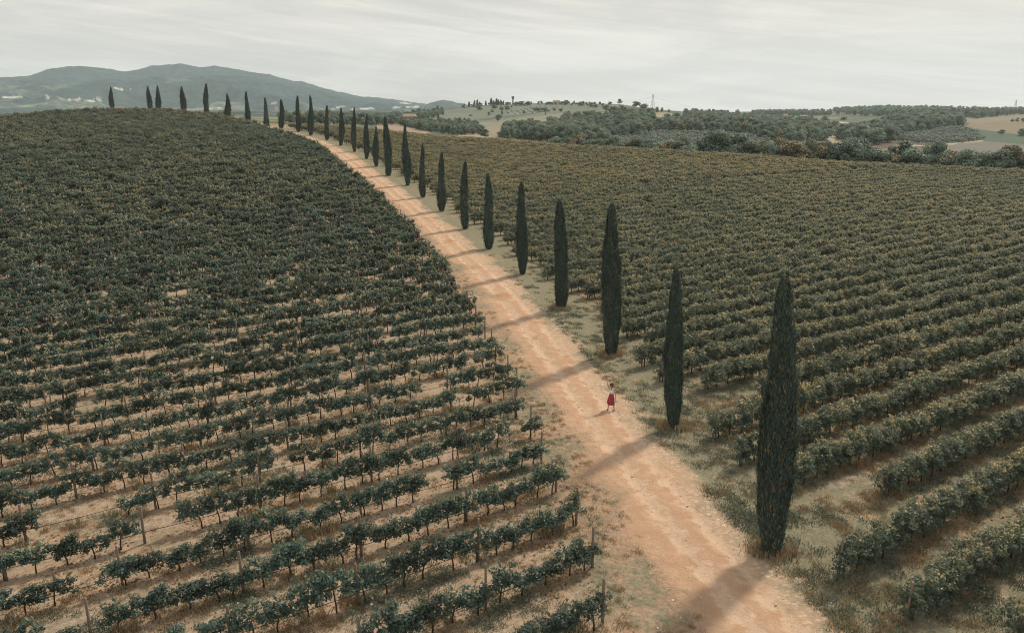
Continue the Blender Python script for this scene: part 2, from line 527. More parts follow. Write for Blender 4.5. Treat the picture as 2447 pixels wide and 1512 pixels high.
# ground: track, verges, tilled strips and grass, laid out by distance from the track and from the rows
def ground_mat():
    m, n = new_mat('dry_ground')
    P = n.pos()
    lat0 = n.attr('lat').outputs['Fac']
    w = n.dot(P, (float(W[0]), float(W[1]), 0))
    nA = n.noise(P, 0.22, 6, 0.6)
    nB = n.noise(P, 1.3, 6, 0.65)
    nC = n.noise(P, 6.0, 5, 0.7)
    nF = n.noise(n.scalev(P, (1, 1, 1)), 22.0, 3, 0.7)
    su = n.new('ShaderNodeVectorRotate', rotation_type='Z_AXIS')
    n.put(su.inputs['Vector'], P)
    su.inputs['Angle'].default_value = -(math.pi / 2 - ROW_A)
    strk = n.noise(n.scalev(su.outputs[0], (0.5, 5.0, 1)), 1.2, 5, 0.65)
    lat = n.math('ADD', lat0, n.math('MULTIPLY', n.math('SUBTRACT', nB, 0.5), 2.6))
    ab = n.math('ABSOLUTE', lat)
    fr = n.math('FRACT', n.math('ADD', n.math('DIVIDE', n.math('SUBTRACT', w, W0), WS), 100.5))
    rd = n.math('MULTIPLY', n.math('ABSOLUTE', n.math('SUBTRACT', fr, 0.5)), WS)      # metres from the nearest row
    rdn = n.math('ADD', rd, n.math('MULTIPLY', n.math('SUBTRACT', nB, 0.5), 0.9))
    beige = n.mix(n.sstep(nC, .3, .7), (.31, .24, .18), (.46, .365, .28))
    straw = n.mix(n.sstep(nC, .3, .7), (.3, .205, .13), (.44, .315, .205))
    rust = n.mix(n.sstep(nC, .35, .65), (.2, .12, .075), (.36, .21, .12))
    green = n.mix(n.sstep(nC, .3, .7), (.15, .148, .105), (.27, .245, .165))
    # left field
    left = n.mix(n.sstep(strk, .42, .62), beige, straw)
    left = n.mix(n.math('MULTIPLY', n.sstep(nA, .44, .62), n.sstep(strk, .36, .58)), left, n.mix(.25, green, beige))
    under = n.math('SUBTRACT', 1.0, n.sstep(rdn, .25, .95))
    weeds = n.mix(n.sstep(nB, .42, .58), rust, green)
    left = n.mix(n.math('MULTIPLY', n.math('MULTIPLY', under, .65), n.sstep(nA, .45, .62)), left, weeds)
    # right field: grass between the rows, bare strips
    right = n.mix(n.sstep(n.math('ADD', n.math('MULTIPLY', nB, .5), n.math('MULTIPLY', nA, .5)), .34, .5), straw, green)
    bare = n.math('SUBTRACT', 1.0, n.sstep(n.math('ABSOLUTE', n.math('SUBTRACT', rdn, .95)), .1, .45))
    right = n.mix(n.math('MULTIPLY', bare, n.sstep(nA, .5, .66)), right, beige)
    right = n.mix(n.math('MULTIPLY', n.math('MULTIPLY', under, .6), n.sstep(nB, .4, .62)), right, rust)
    # verges
    ver = n.mix(n.sstep(nB, .4, .62), n.mix(.6, rust, beige), n.mix(.5, straw, rust))
    ver = n.mix(n.math('MULTIPLY', n.sstep(nA, .46, .56), n.sstep(nB, .36, .56)), ver, green)
    ver = n.mix(n.math('MULTIPLY', n.sstep(nA, .36, .28), n.sstep(nC, .4, .6)), ver, rust)
    gr = n.mix(n.sstep(lat, -7.0, -4.6), left, ver)
    verR = n.mix(n.sstep(n.math('ADD', n.math('MULTIPLY', nB, .6), n.math('MULTIPLY', nA, .4)), .3, .46), ver, green)
    gr = n.mix(n.sstep(lat, 2.0, 2.8), gr, verR)
    gr = n.mix(n.sstep(lat, 6.5, 8.5), gr, right)
    # track
    vor = n.new('ShaderNodeTexVoronoi', feature='F1')
    n.put(vor.inputs['Vector'], n.scalev(P, (1, 1.6, 1)))
    vor.inputs['Scale'].default_value = 3.4
    st = n.sstep(vor.outputs['Distance'], .15, .5)
    pale = n.mix(n.sstep(nC, .3, .7), (.53, .375, .265), (.6, .45, .335))
    stone = n.mix(st, (.6, .48, .37), (.42, .31, .215))
    rut = n.math('SUBTRACT', 1.0, n.sstep(n.math('ABSOLUTE', n.math('SUBTRACT', n.math('ABSOLUTE', n.math('SUBTRACT', lat, .1)), .85)), .12, .6))
    mid = n.mix(n.sstep(nB, .35, .65), (.42, .265, .17), (.47, .32, .215))
    tr = n.mix(n.math('MULTIPLY', rut, .8), mid, pale)
    tr = n.mix(n.math('MULTIPLY', n.sstep(lat, .9, 1.7), n.sstep(nA, .3, .5)), tr, stone)
    tr = n.mix(n.math('MULTIPLY', n.sstep(nA, .57, .66), .6), tr, (.37, .2, .1))
    edge = n.math('ADD', ab, n.math('MULTIPLY', n.math('SUBTRACT', nA, 0.5), 5.6))
    c = n.mix(n.sstep(edge, 1.5, 3.0), tr, gr)
    c = n.mix(n.math('MULTIPLY', n.sstep(nF, .48, .66), .45), c, n.mix(.5, c, (.12, .09, .06)))
    hgt = n.math('ADD', n.math('ADD', n.math('MULTIPLY', nB, .5), n.math('MULTIPLY', nC, .45)), n.math('MULTIPLY', nF, .22))
    n.out(n.bsdf(c, 0.95, 0.1, hgt, 0.9, 0.16))
    return m
M_GROUND = ground_mat()

def hills_mat():
    m, n = new_mat('far_country')
    P = n.pos()
    col = n.attr('Col').outputs['Color']
    a = n.noise(P, 0.02, 5, 0.6)
    b = n.noise(P, 0.15, 5, 0.65)
    k = n.math('ADD', .62, n.math('ADD', n.math('MULTIPLY', a, .36), n.math('MULTIPLY', b, .4)))
    mul = n.new('ShaderNodeVectorMath', operation='SCALE')
    n.put(mul.inputs[0], col)
    n.put(mul.inputs['Scale'], k)
    n.out(n.bsdf(mul.outputs[0], 0.95, 0.05))
    return m
M_HILLS = hills_mat()

def mountain_mat():
    m, n = new_mat('wooded_mountain')
    P = n.pos()
    col = n.attr('Col').outputs['Color']
    b = n.noise(P, 0.02, 6, 0.7)
    k = n.math('ADD', .3, n.math('MULTIPLY', n.sstep(b, .34, .66), 1.5))
    mul = n.new('ShaderNodeVectorMath', operation='SCALE')
    n.put(mul.inputs[0], col)
    n.put(mul.inputs['Scale'], k)
    n.out(n.bsdf(mul.outputs[0], 1.0, 0.0))
    return m
M_MOUNT = mountain_mat()

# ------------------------------------------------------------------ ground, track, hills, mountain
TREES = [(1846, 1320, 1877, 662, 85), (1608, 1022, 1615, 640, 42), (1458, 850, 1465, 487, 45), (1340, 737, 1340, 480, 33), (1248, 655, 1246, 435, 25), (1168, 595, 1166, 415, 21),
         (1110, 547, 1111, 385, 18), (1056, 505, 1055, 365, 17), (1010, 472, 1008, 345, 13), (973, 443, 968, 297, 15), (928, 420, 922, 280, 16), (900, 398, 897, 303, 12), (875, 380, 876, 272, 11),
         (847, 363, 845, 257, 10), (816, 348, 815, 258, 11), (782, 335, 780, 252, 9), (744, 324, 741, 229, 11), (713, 315, 711, 229, 10), (673, 307, 672, 238, 11), (634, 298, 634, 234, 11),
         (592, 290, 589, 219, 10), (544, 282, 543, 224, 11), (494, 275, 491, 200, 11), (437, 264, 435, 207, 11), (379, 262, 376, 205, 10), (357, 260, 354, 207, 10), (268, 258, 264, 208, 9)]
TP = []
for i, t in enumerate(TREES):
    P, ok = hit(t[0], t[1], 18, 340)
    az = az_of_x(float(t[0]), float(t[1]))
    if i >= 20:
        dd = dcrest(az) + [6, 10, 14, 16, 20, 28, 22][i - 20]
        r = ray(t[0], t[1])
        k = dd / math.hypot(r[0], r[1])
        P = np.array([[r[0] * k, r[1] * k, float(zg(r[0] * k, r[1] * k))]])
    TP.append(P[0])
TP = np.array(TP)

# centre line of the track, left of the cypresses
tl = TP[:, :2].copy()
off = np.interp(tl[:, 1], [15, 27, 41, 54, 70, 400], [1.8, 2.9, 3.8, 4.2, 4.0, 3.9])
tn = np.gradient(tl, axis=0)
tn /= np.linalg.norm(tn, axis=1)[:, None]
cl_ = tl + np.stack([-tn[:, 1], tn[:, 0]], -1) * off[:, None]
cl_ = np.concatenate([[[13.6, 6.0], [11.6, 14.0], [9.9, 21.0]], cl_[:19], [[-84.5, 264.0], [-93, 280.0], [-112, 340.0]]])
arc = np.concatenate([[0], np.cumsum(np.linalg.norm(np.diff(cl_, axis=0), axis=1))])
sa = np.arange(0, arc[-1], 1.0)
TRK = np.stack([np.interp(sa, arc, cl_[:, 0]), np.interp(sa, arc, cl_[:, 1])], -1)
for _ in range(40):
    TRK[1:-1] = TRK[1:-1] * .5 + (TRK[:-2] + TRK[2:]) * .25

def lateral(x, y):
    """signed distance from the centre line of the track, + to its right"""
    Q = np.stack([np.ravel(x), np.ravel(y)], -1)
    out = np.empty(len(Q))
    A, B = TRK[:-1:2], np.concatenate([TRK[2::2], TRK[-1:]])[:len(TRK[:-1:2])]
    D = B - A
    L2 = (D ** 2).sum(1) + 1e-9
    for i in range(0, len(Q), 20000):
        q = Q[i:i + 20000, None, :] - A[None]
        t = np.clip((q * D).sum(2) / L2, 0, 1)
        v = q - t[..., None] * D[None]
        d2 = (v ** 2).sum(2)
        j = d2.argmin(1)
        r = np.arange(len(j))
        cr = D[j, 0] * v[r, j, 1] - D[j, 1] * v[r, j, 0]
        out[i:i + 20000] = np.sqrt(d2[r, j]) * -np.sign(cr)
    return out.reshape(np.shape(x))

def polar(azs, ds, zf):
    A, D = np.meshgrid(np.radians(azs), ds, indexing='ij')
    X, Y = np.sin(A) * D, np.cos(A) * D
    return X, Y, zf(X, Y)

def grid_faces(n, m, wrap=False):
    i, j = np.meshgrid(np.arange(n if wrap else n - 1), np.arange(m - 1), indexing='ij')
    i2 = (i + 1) % n
    return np.stack([i * m + j, i * m + j + 1, i2 * m + j + 1, i2 * m + j], -1).reshape(-1, 4)

AZ = np.concatenate([np.arange(-180, -56, 4.0), np.arange(-56, -44, 1.0), np.arange(-44, 44, 0.22), np.arange(44, 56, 1.0), np.arange(56, 180, 4.0)])
DS = np.concatenate([np.exp(np.arange(math.log(3.0), math.log(425), 0.018)), [425.0]])
X, Y, Z = polar(AZ, DS, zg)
n_, m_ = X.shape
V = np.stack([X, Y, Z], -1).reshape(-1, 3)
V = np.concatenate([V, [[0, 0, float(zg(0.0, 0.01))]]])
fan = np.stack([np.full(n_, n_ * m_), np.arange(n_) * m_, ((np.arange(n_) + 1) % n_) * m_], -1)
lat = lateral(V[:, 0], V[:, 1])
V[:, 2] -= .16 * (1 - sm(np.abs(lat), 1.9, 2.35)) * (np.hypot(V[:, 0], V[:, 1]) < 300)
g = link('ground', mesh_from('ground', V, [grid_faces(n_, m_, True), fan], M_GROUND, {'lat': lat}, True))
tag(g, 'dry earth and straw coloured ground under the vineyard', 'ground', kind='structure')

# dirt track: a sheet just above the ground, its ragged edges drawn by the same soil
fi = np.arange(0, len(TRK) - 1, 0.22)
cx = np.interp(fi, np.arange(len(TRK)), TRK[:, 0])
cyy = np.interp(fi, np.arange(len(TRK)), TRK[:, 1])
tx, ty = np.gradient(cx), np.gradient(cyy)
tn_ = np.hypot(tx, ty)
tx, ty = tx / tn_, ty / tn_
lw = np.linspace(-3.0, 3.0, 43)
edge_w = 1 + .12 * fbm(fi / 5, fi * 0, 3, 9)
X = cx[:, None] + ty[:, None] * lw[None] * edge_w[:, None]
Y = cyy[:, None] - tx[:, None] * lw[None] * edge_w[:, None]
Z = zg(X, Y) + 0.012 + np.hypot(X, Y) * 1.5e-4 - (.05 + np.hypot(X, Y) * 3e-4) * sm(np.abs(lw), 2.4, 3.0)[None]
rl = np.abs(lw)[None] + .12 * fbm(fi / 9, fi * 0, 2, 12)[:, None]
mid_ = 1 - sm(np.abs(lw), 1.9, 2.5)[None]
Z += mid_ * (-.075 * np.exp(-((rl - .88) / .3) ** 2) + .03 * np.exp(-(lw / .5) ** 2)[None] + .03 * fbm(X * 1.6, Y * 1.6, 3, 31) + .022 * np.abs(vnoise(X * 5, Y * 5, 33)) * (1 + sm(lw, .8, 1.6))[None])
V = np.stack([X, Y, Z], -1).reshape(-1, 3)
g = link('dirt_track', mesh_from('dirt_track', V, grid_faces(len(fi), 43)[:, ::-1], M_GROUND, {'lat': lateral(V[:, 0], V[:, 1])}, True))
tag(g, 'pale stony dirt track with two wheel ruts between the vineyards', 'track', kind='structure')

FIELDS = [
    ([(1040, 268), (1217, 244), (1400, 244), (1500, 250), (1450, 290), (1340, 302), (1190, 338), (1120, 332), (1100, 305), (1040, 288)], (0.148, 0.168, 0.132)),
    ([(1090, 300), (1200, 288), (1330, 272), (1420, 268), (1450, 262), (1450, 272), (1360, 282), (1220, 300), (1110, 306)], (0.200, 0.202, 0.150)),
    ([(1120, 303), (1260, 300), (1350, 290), (1350, 300), (1260, 316), (1190, 336), (1170, 330), (1165, 312)], (0.232, 0.202, 0.150)),
    ([(1215, 270), (1300, 254), (1350, 257), (1300, 270), (1230, 277)], (0.184, 0.202, 0.163)),
    ([(1100, 292), (1190, 280), (1290, 268), (1290, 270.5), (1190, 284), (1100, 295)], (0.096, 0.112, 0.079)),
    ([(900, 296), (940, 297), (1017, 313), (1060, 335), (900, 335)], (0.264, 0.215, 0.158)),
    ([(1100, 314), (1140, 318), (1185, 330), (1185, 350), (1085, 345)], (0.288, 0.241, 0.176)),
    ([(1560, 268), (1600, 270), (1709, 284), (1709, 294), (1620, 292), (1565, 298)], (0.264, 0.241, 0.167)),
    ([(1620, 262), (1800, 268), (1800, 276), (1740, 284), (1630, 276)], (0.120, 0.142, 0.106)),
    ([(1800, 274), (1960, 276), (2000, 284), (1900, 300), (1790, 290)], (0.148, 0.168, 0.123)),
    ([(1943, 324), (1960, 305), (2000, 287), (2090, 284), (2130, 292), (2080, 312), (1990, 322)], (0.104, 0.129, 0.101)),
    ([(2060, 300), (2100, 287), (2137, 285), (2128, 296), (2080, 304)], (0.240, 0.181, 0.128)),
    ([(2000, 290), (2060, 298), (2066, 300), (2060, 301), (2000, 292)], (0.400, 0.361, 0.282)),
    ([(1975, 319), (1998, 319), (1995, 340), (1981, 340)], (0.336, 0.292, 0.211)),
    ([(1870, 347), (1930, 337), (1990, 339), (2060, 326), (2060, 333), (1990, 349), (1900, 352)], (0.304, 0.284, 0.220)),
    ([(2070, 358), (2089, 345), (2150, 332), (2235, 345), (2260, 360), (2150, 356)], (0.120, 0.095, 0.075)),
    ([(2070, 358), (2150, 355), (2260, 359), (2260, 372), (2080, 372)], (0.240, 0.172, 0.106)),
    ([(2222, 349), (2350, 337), (2460, 346), (2600, 350), (2600, 376), (2232, 366)], (0.160, 0.155, 0.136)),
    ([(2140, 345), (2220, 348), (2350, 335), (2352, 337.5), (2222, 351), (2140, 347)], (0.368, 0.318, 0.238)),
    ([(2280, 302), (2330, 304), (2600, 335), (2600, 350), (2460, 346), (2350, 335)], (0.084, 0.120, 0.088)),
    ([(2305, 300), (2390, 288), (2600, 290), (2600, 328), (2460, 325), (2330, 308)], (0.200, 0.168, 0.123)),
    ([(2300, 288), (2400, 276), (2460, 272), (2600, 272), (2600, 292), (2390, 290), (2320, 298)], (0.208, 0.189, 0.141)),
]
def inside(px, py, poly):
    r = np.zeros(px.shape, bool)
    j = len(poly) - 1
    for i in range(len(poly)):
        xi, yi = poly[i]
        xj, yj = poly[j]
        c = ((yi > py) != (yj > py)) & (px < (xj - xi) * (py - yi) / (yj - yi + 1e-12) + xi)
        r ^= c
        j = i
    return r

AZF = np.concatenate([np.arange(-180, -56, 4.0), np.arange(-56, -40, 1.0), np.arange(-40, 40, 0.1), np.arange(40, 56, 1.0), np.arange(56, 180, 4.0)])
DF = np.concatenate([[425.0], np.exp(np.arange(math.log(430), math.log(3900), 0.011)), [3900.0]])
X, Y, Z = polar(AZF, DF, zg)
n_, m_ = X.shape
px, py, _ = project(np.stack([X, Y, Z], -1))
colr = np.empty(X.shape + (3,))
colr[:] = (.1, .118, .085)
patch = fbm(X / 160, Y / 160, 3, 11)
colr[patch > .35] = (.2, .19, .135)
colr[patch < -.5] = (.07, .09, .065)
lf = (np.degrees(np.arctan2(X, Y)) < -8) & (np.hypot(X, Y) > 900)
colr[lf] = (.034, .06, .055)
colr[lf & (fbm(X / 120, Y / 200, 3, 17) > .55)] = (.13, .14, .11)
jx, jy = px + 2 * fbm(X / 14, Y / 14, 2, 2), py + .7 * fbm(X / 20, Y / 20, 2, 4)
for poly, c in FIELDS:
    colr[inside(jx, jy, poly)] = c
g = link('hills', mesh_from('hills', np.stack([X, Y, Z], -1).reshape(-1, 3), grid_faces(n_, m_, True), M_HILLS, {'Col': colr.reshape(-1, 3)}, True))
tag(g, 'rolling farmland hills with pale fields beyond the vineyard', 'hills', kind='structure')

def mountain(name, label, ridge, d0, dr, d1, amp, seed, pale):
    xs, ys = zip(*ridge)
    azr = [float(az_of_x(float(a), float(b))) for a, b in ridge]
    A = np.arange(azr[0], azr[-1], 0.06)
    D = np.concatenate([np.linspace(d0, dr, 90), np.linspace(dr, d1, 14)[1:]])
    AA, DD = np.meshgrid(A, D, indexing='ij')
    r = ray(np.array(xs, float), np.array(ys, float))
    el = np.interp(AA, azr, r[:, 2] / np.hypot(r[:, 0], r[:, 1]))
    X, Y = np.sin(np.radians(AA)) * DD, np.cos(np.radians(AA)) * DD
    zr = H + el * dr
    z0 = H + 0.0 * DD - 12
    t = np.clip((DD - d0) / (dr - d0), 0, 1)
    z = z0 + (zr - z0) * (t ** 1.25)
    z = np.where(DD > dr, zr - (DD - dr) * .25, z)
    rel = 1 - np.abs(fbm(X / 900, Y / 900, 4, seed)) * 1.6
    z = z + (rel - .4) * amp * np.sin(np.pi * np.clip(t, 0, 1)) * np.clip((zr - z0) / 250, .1, 1.3)
    z = z + fbm(X / 60, Y / 60, 2, seed + 3) * 4.5
    c = np.empty(X.shape + (3,))
    c[:] = (.02, .046, .048)
    f = fbm(X / 260, Y / 420, 4, seed + 5)
    up = fbm(X / 1200, Y / 1200, 2, seed + 8) * .25
    low = (t + up) < .5
    c[(f > .05) & low] = (.075, .1, .075)
    c[(f > .5) & low] = (.13, .14, .11)
    c[(f > .7) & ((t + up) < .36)] = (.27, .26, .21)
    c[(f < -.45)] = (.022, .04, .034)
    px, py, _ = project(np.stack([X, Y, z], -1))
    for poly, cc in pale:
        c[inside(px + 3 * fbm(X / 90, Y / 90, 2, 1), py + .8 * fbm(X / 90, Y / 90, 2, 6), poly) & (fbm(X / 45, Y / 70, 2, 51) > -.25)] = cc
    o = link(name, mesh_from(name, np.stack([X, Y, z], -1).reshape(-1, 3), grid_faces(len(A), len(D)), M_MOUNT, {'Col': c.reshape(-1, 3)}, True))
    tag(o, label, 'mountain', kind='structure')

PALE = (.4, .38, .32)
mountain('mountain', 'long wooded blue green mountain with two summits behind the cypresses',
         [(-500, 215), (-300, 205), (-150, 192), (0, 185), (40, 183), (75, 181), (110, 167), (140, 161), (170, 158.5), (230, 160), (265, 165), (285, 169), (300, 171.5), (330, 168), (360, 158), (400, 154), (430, 152.5), (455, 157), (475, 161.5), (510, 157.5), (535, 161),
          (560, 164), (590, 171), (615, 174), (640, 178), (670, 186), (700, 194), (720, 195), (760, 208), (820, 221), (860, 230), (900, 233), (960, 241), (1020, 249), (1060, 254), (1120, 262), (1180, 270)],
         3800, 6200, 7400, 85, 21,
         [([(268, 211), (285, 209), (312, 212), (306, 216), (280, 215)], PALE), ([(0, 231), (40, 230), (62, 233), (55, 236), (0, 235)], PALE), ([(160, 238), (190, 236), (190, 242), (165, 243)], (.35, .33, .27)),
          ([(200, 240), (230, 239), (228, 245), (203, 244)], PALE), ([(215, 233), (260, 238), (275, 238), (240, 240)], (.4, .38, .3)), ([(105, 229), (120, 230), (116, 238), (104, 236)], (.4, .38, .3)),
          ([(640, 246), (665, 243), (660, 250), (642, 252)], PALE), ([(785, 258), (815, 252), (830, 256), (800, 262)], PALE), ([(835, 262), (890, 258), (895, 263), (840, 266)], PALE),
          ([(955, 244), (985, 246), (980, 250), (960, 249)], PALE), ([(930, 255), (1000, 254), (1000, 258), (935, 259)], (.45, .43, .35)), ([(440, 261), (530, 257), (530, 260), (440, 264)], (.35, .34, .28))])
mountain('mountain', 'small rounded wooded hill between the mountain and the right hand ridge',
         [(960, 268), (1000, 262), (1028, 247), (1045, 241), (1060, 239), (1075, 241), (1100, 247), (1150, 262), (1200, 272)], 4300, 5000, 5600, 8, 44, [])

# ------------------------------------------------------------------ leaves, vines
def leaf_quads(C, size, nrm, rng, fold=0.25, aspect=0.85):
    """one bent four-cornered leaf per centre"""
    N = len(C)
    nrm = nrm / (np.linalg.norm(nrm, axis=1)[:, None] + 1e-9)
    a = rng.normal(size=(N, 3))
    a -= (a * nrm).sum(1)[:, None] * nrm
    a /= np.linalg.norm(a, axis=1)[:, None] + 1e-9
    b = np.cross(nrm, a)
    s = np.broadcast_to(size, (N,))[:, None]
    v = np.stack([C - a * s * .5, C + b * s * aspect * .5 - nrm * s * fold * .5, C + a * s * .5, C - b * s * aspect * .5 - nrm * s * fold * .5], 1)
    return v.reshape(-1, 3), np.arange(N * 4).reshape(-1, 4)

def vine_parts(seed, kind):
    rng = np.random.default_rng(seed)
    tr = MB()
    if kind == 'left':
        hz = rng.uniform(.68, .8)
        bend = rng.uniform(-.22, .22)
        by = rng.uniform(-.06, .06)
        tr.tube([(bend, by, -.06), (bend * 1.05, by * .5, hz * .35), (bend * .7 + rng.uniform(-.03, .03), 0, hz * .7), (0, 0, hz)], [.04, .033, .03, .027], 6)
    else:
        hz = rng.uniform(.66, .76)
        bend = rng.uniform(-.1, .1)
        tr.tube([(bend, 0, -.06), (bend * .8, .02, hz * .4), (bend * .3, -.01, hz * .75), (0, 0, hz)], [.042, .036, .033, .03], 6)
    arm = .46
    tr.tube([(-arm, 0, hz + .02), (-arm * .5, .015, hz + .05), (0, 0, hz), (arm * .5, -.015, hz + .05), (arm, 0, hz + .02)], [.012, .018, .024, .018, .012], 5)
    Cs, Ns, Hs = [], [], []
    if kind == 'left':
        dens = rng.uniform(.65, 1.15)
        ncl = int(29 * dens)
        top = rng.uniform(.5, .82)
        for _ in range(ncl):
            c = np.array([rng.uniform(-.62, .62), rng.normal(0, .12), hz + rng.uniform(-.16, top) * (1 - .2 * rng.random())])
            n = int(rng.uniform(30, 48))
            d = rng.normal(size=(n, 3))
            d /= np.linalg.norm(d, axis=1)[:, None]
            p = c + d * rng.uniform(.5, 1.1, (n, 1)) * np.array([.2, .17, .16])
            Cs.append(p)
            Ns.append(d + np.array([0, 0, .5]) + rng.normal(size=(n, 3)) * .45)
        for _ in range(int(rng.integers(1, 5))):           # a few long shoots
            x0 = rng.uniform(-.5, .5)
            dx, dy, dz = rng.uniform(-.4, .4), rng.uniform(-.3, .3), rng.uniform(.1, .5)
            n = 16
            t = np.linspace(0, 1, n)[:, None]
            p = np.array([x0, 0, hz + top * .8]) + t * np.array([dx, dy, dz]) + rng.normal(size=(n, 3)) * .035
            Cs.append(p)
            Ns.append(rng.normal(size=(n, 3)) + np.array([0, 0, .6]))
        zlo, zhi = hz - .15, hz + top + .15
        size = (.075, .13)
    else:
        top = rng.uniform(.8, 1.05)
        for _ in range(31):
            c = np.array([rng.uniform(-.55, .55), rng.normal(0, .24), rng.uniform(.5, hz + top)])
            if c[2] < .75:
                c[1] *= .7
            n = int(rng.uniform(28, 42))
            d = rng.normal(size=(n, 3))
            d /= np.linalg.norm(d, axis=1)[:, None]
            p = c + d * rng.uniform(.55, 1.1, (n, 1)) * np.array([.22, .23, .2])
            Cs.append(p)
            Ns.append(d + np.array([0, 0, .45]) + rng.normal(size=(n, 3)) * .4)
        for _ in range(int(rng.integers(3, 6))):
            x0 = rng.uniform(-.5, .5)
            dx, dy, dz = rng.uniform(-.25, .25), rng.uniform(-.4, .4), rng.uniform(.1, .4)
            n = 14
            t = np.linspace(0, 1, n)[:, None]
            p = np.array([x0, rng.normal(0, .1), hz + top * .9]) + t * np.array([dx, dy, dz]) + rng.normal(size=(n, 3)) * .04
            Cs.append(p)
            Ns.append(rng.normal(size=(n, 3)) + np.array([0, 0, .6]))
        zlo, zhi = .45, hz + top + .15
        size = (.08, .14)
    C, Nn = np.concatenate(Cs), np.concatenate(Ns)
    keep = C[:, 2] > .27
    C, Nn = C[keep], Nn[keep]
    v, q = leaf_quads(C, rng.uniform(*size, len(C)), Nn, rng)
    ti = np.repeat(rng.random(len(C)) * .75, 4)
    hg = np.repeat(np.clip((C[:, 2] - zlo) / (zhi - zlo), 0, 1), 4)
    return tr, v, q, ti, hg

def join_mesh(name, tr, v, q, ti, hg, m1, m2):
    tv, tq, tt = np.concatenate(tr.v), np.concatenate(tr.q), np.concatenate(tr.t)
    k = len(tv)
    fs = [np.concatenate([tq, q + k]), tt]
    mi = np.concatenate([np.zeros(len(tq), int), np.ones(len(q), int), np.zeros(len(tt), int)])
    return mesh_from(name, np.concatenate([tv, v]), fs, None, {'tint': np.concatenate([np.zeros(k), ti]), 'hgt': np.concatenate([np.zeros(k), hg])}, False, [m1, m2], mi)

VINES = {'left': [], 'right': []}
for kind, mat in (('left', M_VINE_L), ('right', M_VINE_R)):
    for s in range(10):
        tr, v, q, ti, hg = vine_parts(100 + s + (50 if kind == 'right' else 0), kind)
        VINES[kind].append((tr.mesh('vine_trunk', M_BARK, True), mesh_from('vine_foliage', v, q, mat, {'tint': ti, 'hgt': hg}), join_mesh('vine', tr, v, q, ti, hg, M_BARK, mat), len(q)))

# a scattering of one kind of thing nobody could count
def scatter(name, label, cat, pts, rot, scl, var, meshes):
    srcs = []
    for me in meshes:
        o = bpy.data.objects.new(name + '_source', me)
        srcs.append(o)
    pts = np.asarray(pts, np.float32)
    me = bpy.data.meshes.new(name)
    me.vertices.add(len(pts))
    me.vertices.foreach_set('co', pts.ravel())
    a = me.attributes.new('rot', 'FLOAT', 'POINT')
    a.data.foreach_set('value', np.asarray(rot, np.float32))
    a = me.attributes.new('scl', 'FLOAT_VECTOR', 'POINT')
    a.data.foreach_set('vector', np.asarray(scl, np.float32).ravel())
    a = me.attributes.new('var', 'INT', 'POINT')
    a.data.foreach_set('value', np.asarray(var, np.int32))
    o = link(name, me)
    tag(o, label, cat, kind='stuff')
    ng = bpy.data.node_groups.new(name, 'GeometryNodeTree')
    ng.interface.new_socket('Geometry', in_out='INPUT', socket_type='NodeSocketGeometry')
    ng.interface.new_socket('Geometry', in_out='OUTPUT', socket_type='NodeSocketGeometry')
    N, L = ng.nodes, ng.links
    gi, go = N.new('NodeGroupInput'), N.new('NodeGroupOutput')
    def named(nm, typ):
        x = N.new('GeometryNodeInputNamedAttribute')
        x.data_type = typ
        x.inputs['Name'].default_value = nm
        return [s for s in x.outputs if s.enabled and s.name == 'Attribute'][0]
    rv, sv, vv = named('rot', 'FLOAT'), named('scl', 'FLOAT_VECTOR'), named('var', 'INT')
    cx_ = N.new('ShaderNodeCombineXYZ')
    L.new(rv, cx_.inputs[2])
    jn = N.new('GeometryNodeJoinGeometry')
    for i, s in enumerate(srcs):
        oi = N.new('GeometryNodeObjectInfo')
        oi.inputs['Object'].default_value = s
        oi.inputs['As Instance'].default_value = True
        cmp_ = N.new('FunctionNodeCompare')
        cmp_.data_type = 'INT'
        cmp_.operation = 'EQUAL'
        ins = [x for x in cmp_.inputs if x.enabled]
        L.new(vv, ins[0])
        ins[1].default_value = i
        ip = N.new('GeometryNodeInstanceOnPoints')
        L.new(gi.outputs[0], ip.inputs['Points'])
        L.new(cmp_.outputs[0], ip.inputs['Selection'])
        L.new(oi.outputs['Geometry'], ip.inputs['Instance'])
        L.new(cx_.outputs[0], ip.inputs['Rotation'])
        L.new(sv, ip.inputs['Scale'])
        L.new(ip.outputs[0], jn.inputs[0])
    L.new(jn.outputs[0], go.inputs[0])
    md = o.modifiers.new('scatter', 'NODES')
    md.node_group = ng
    return o

rng = np.random.default_rng(7)
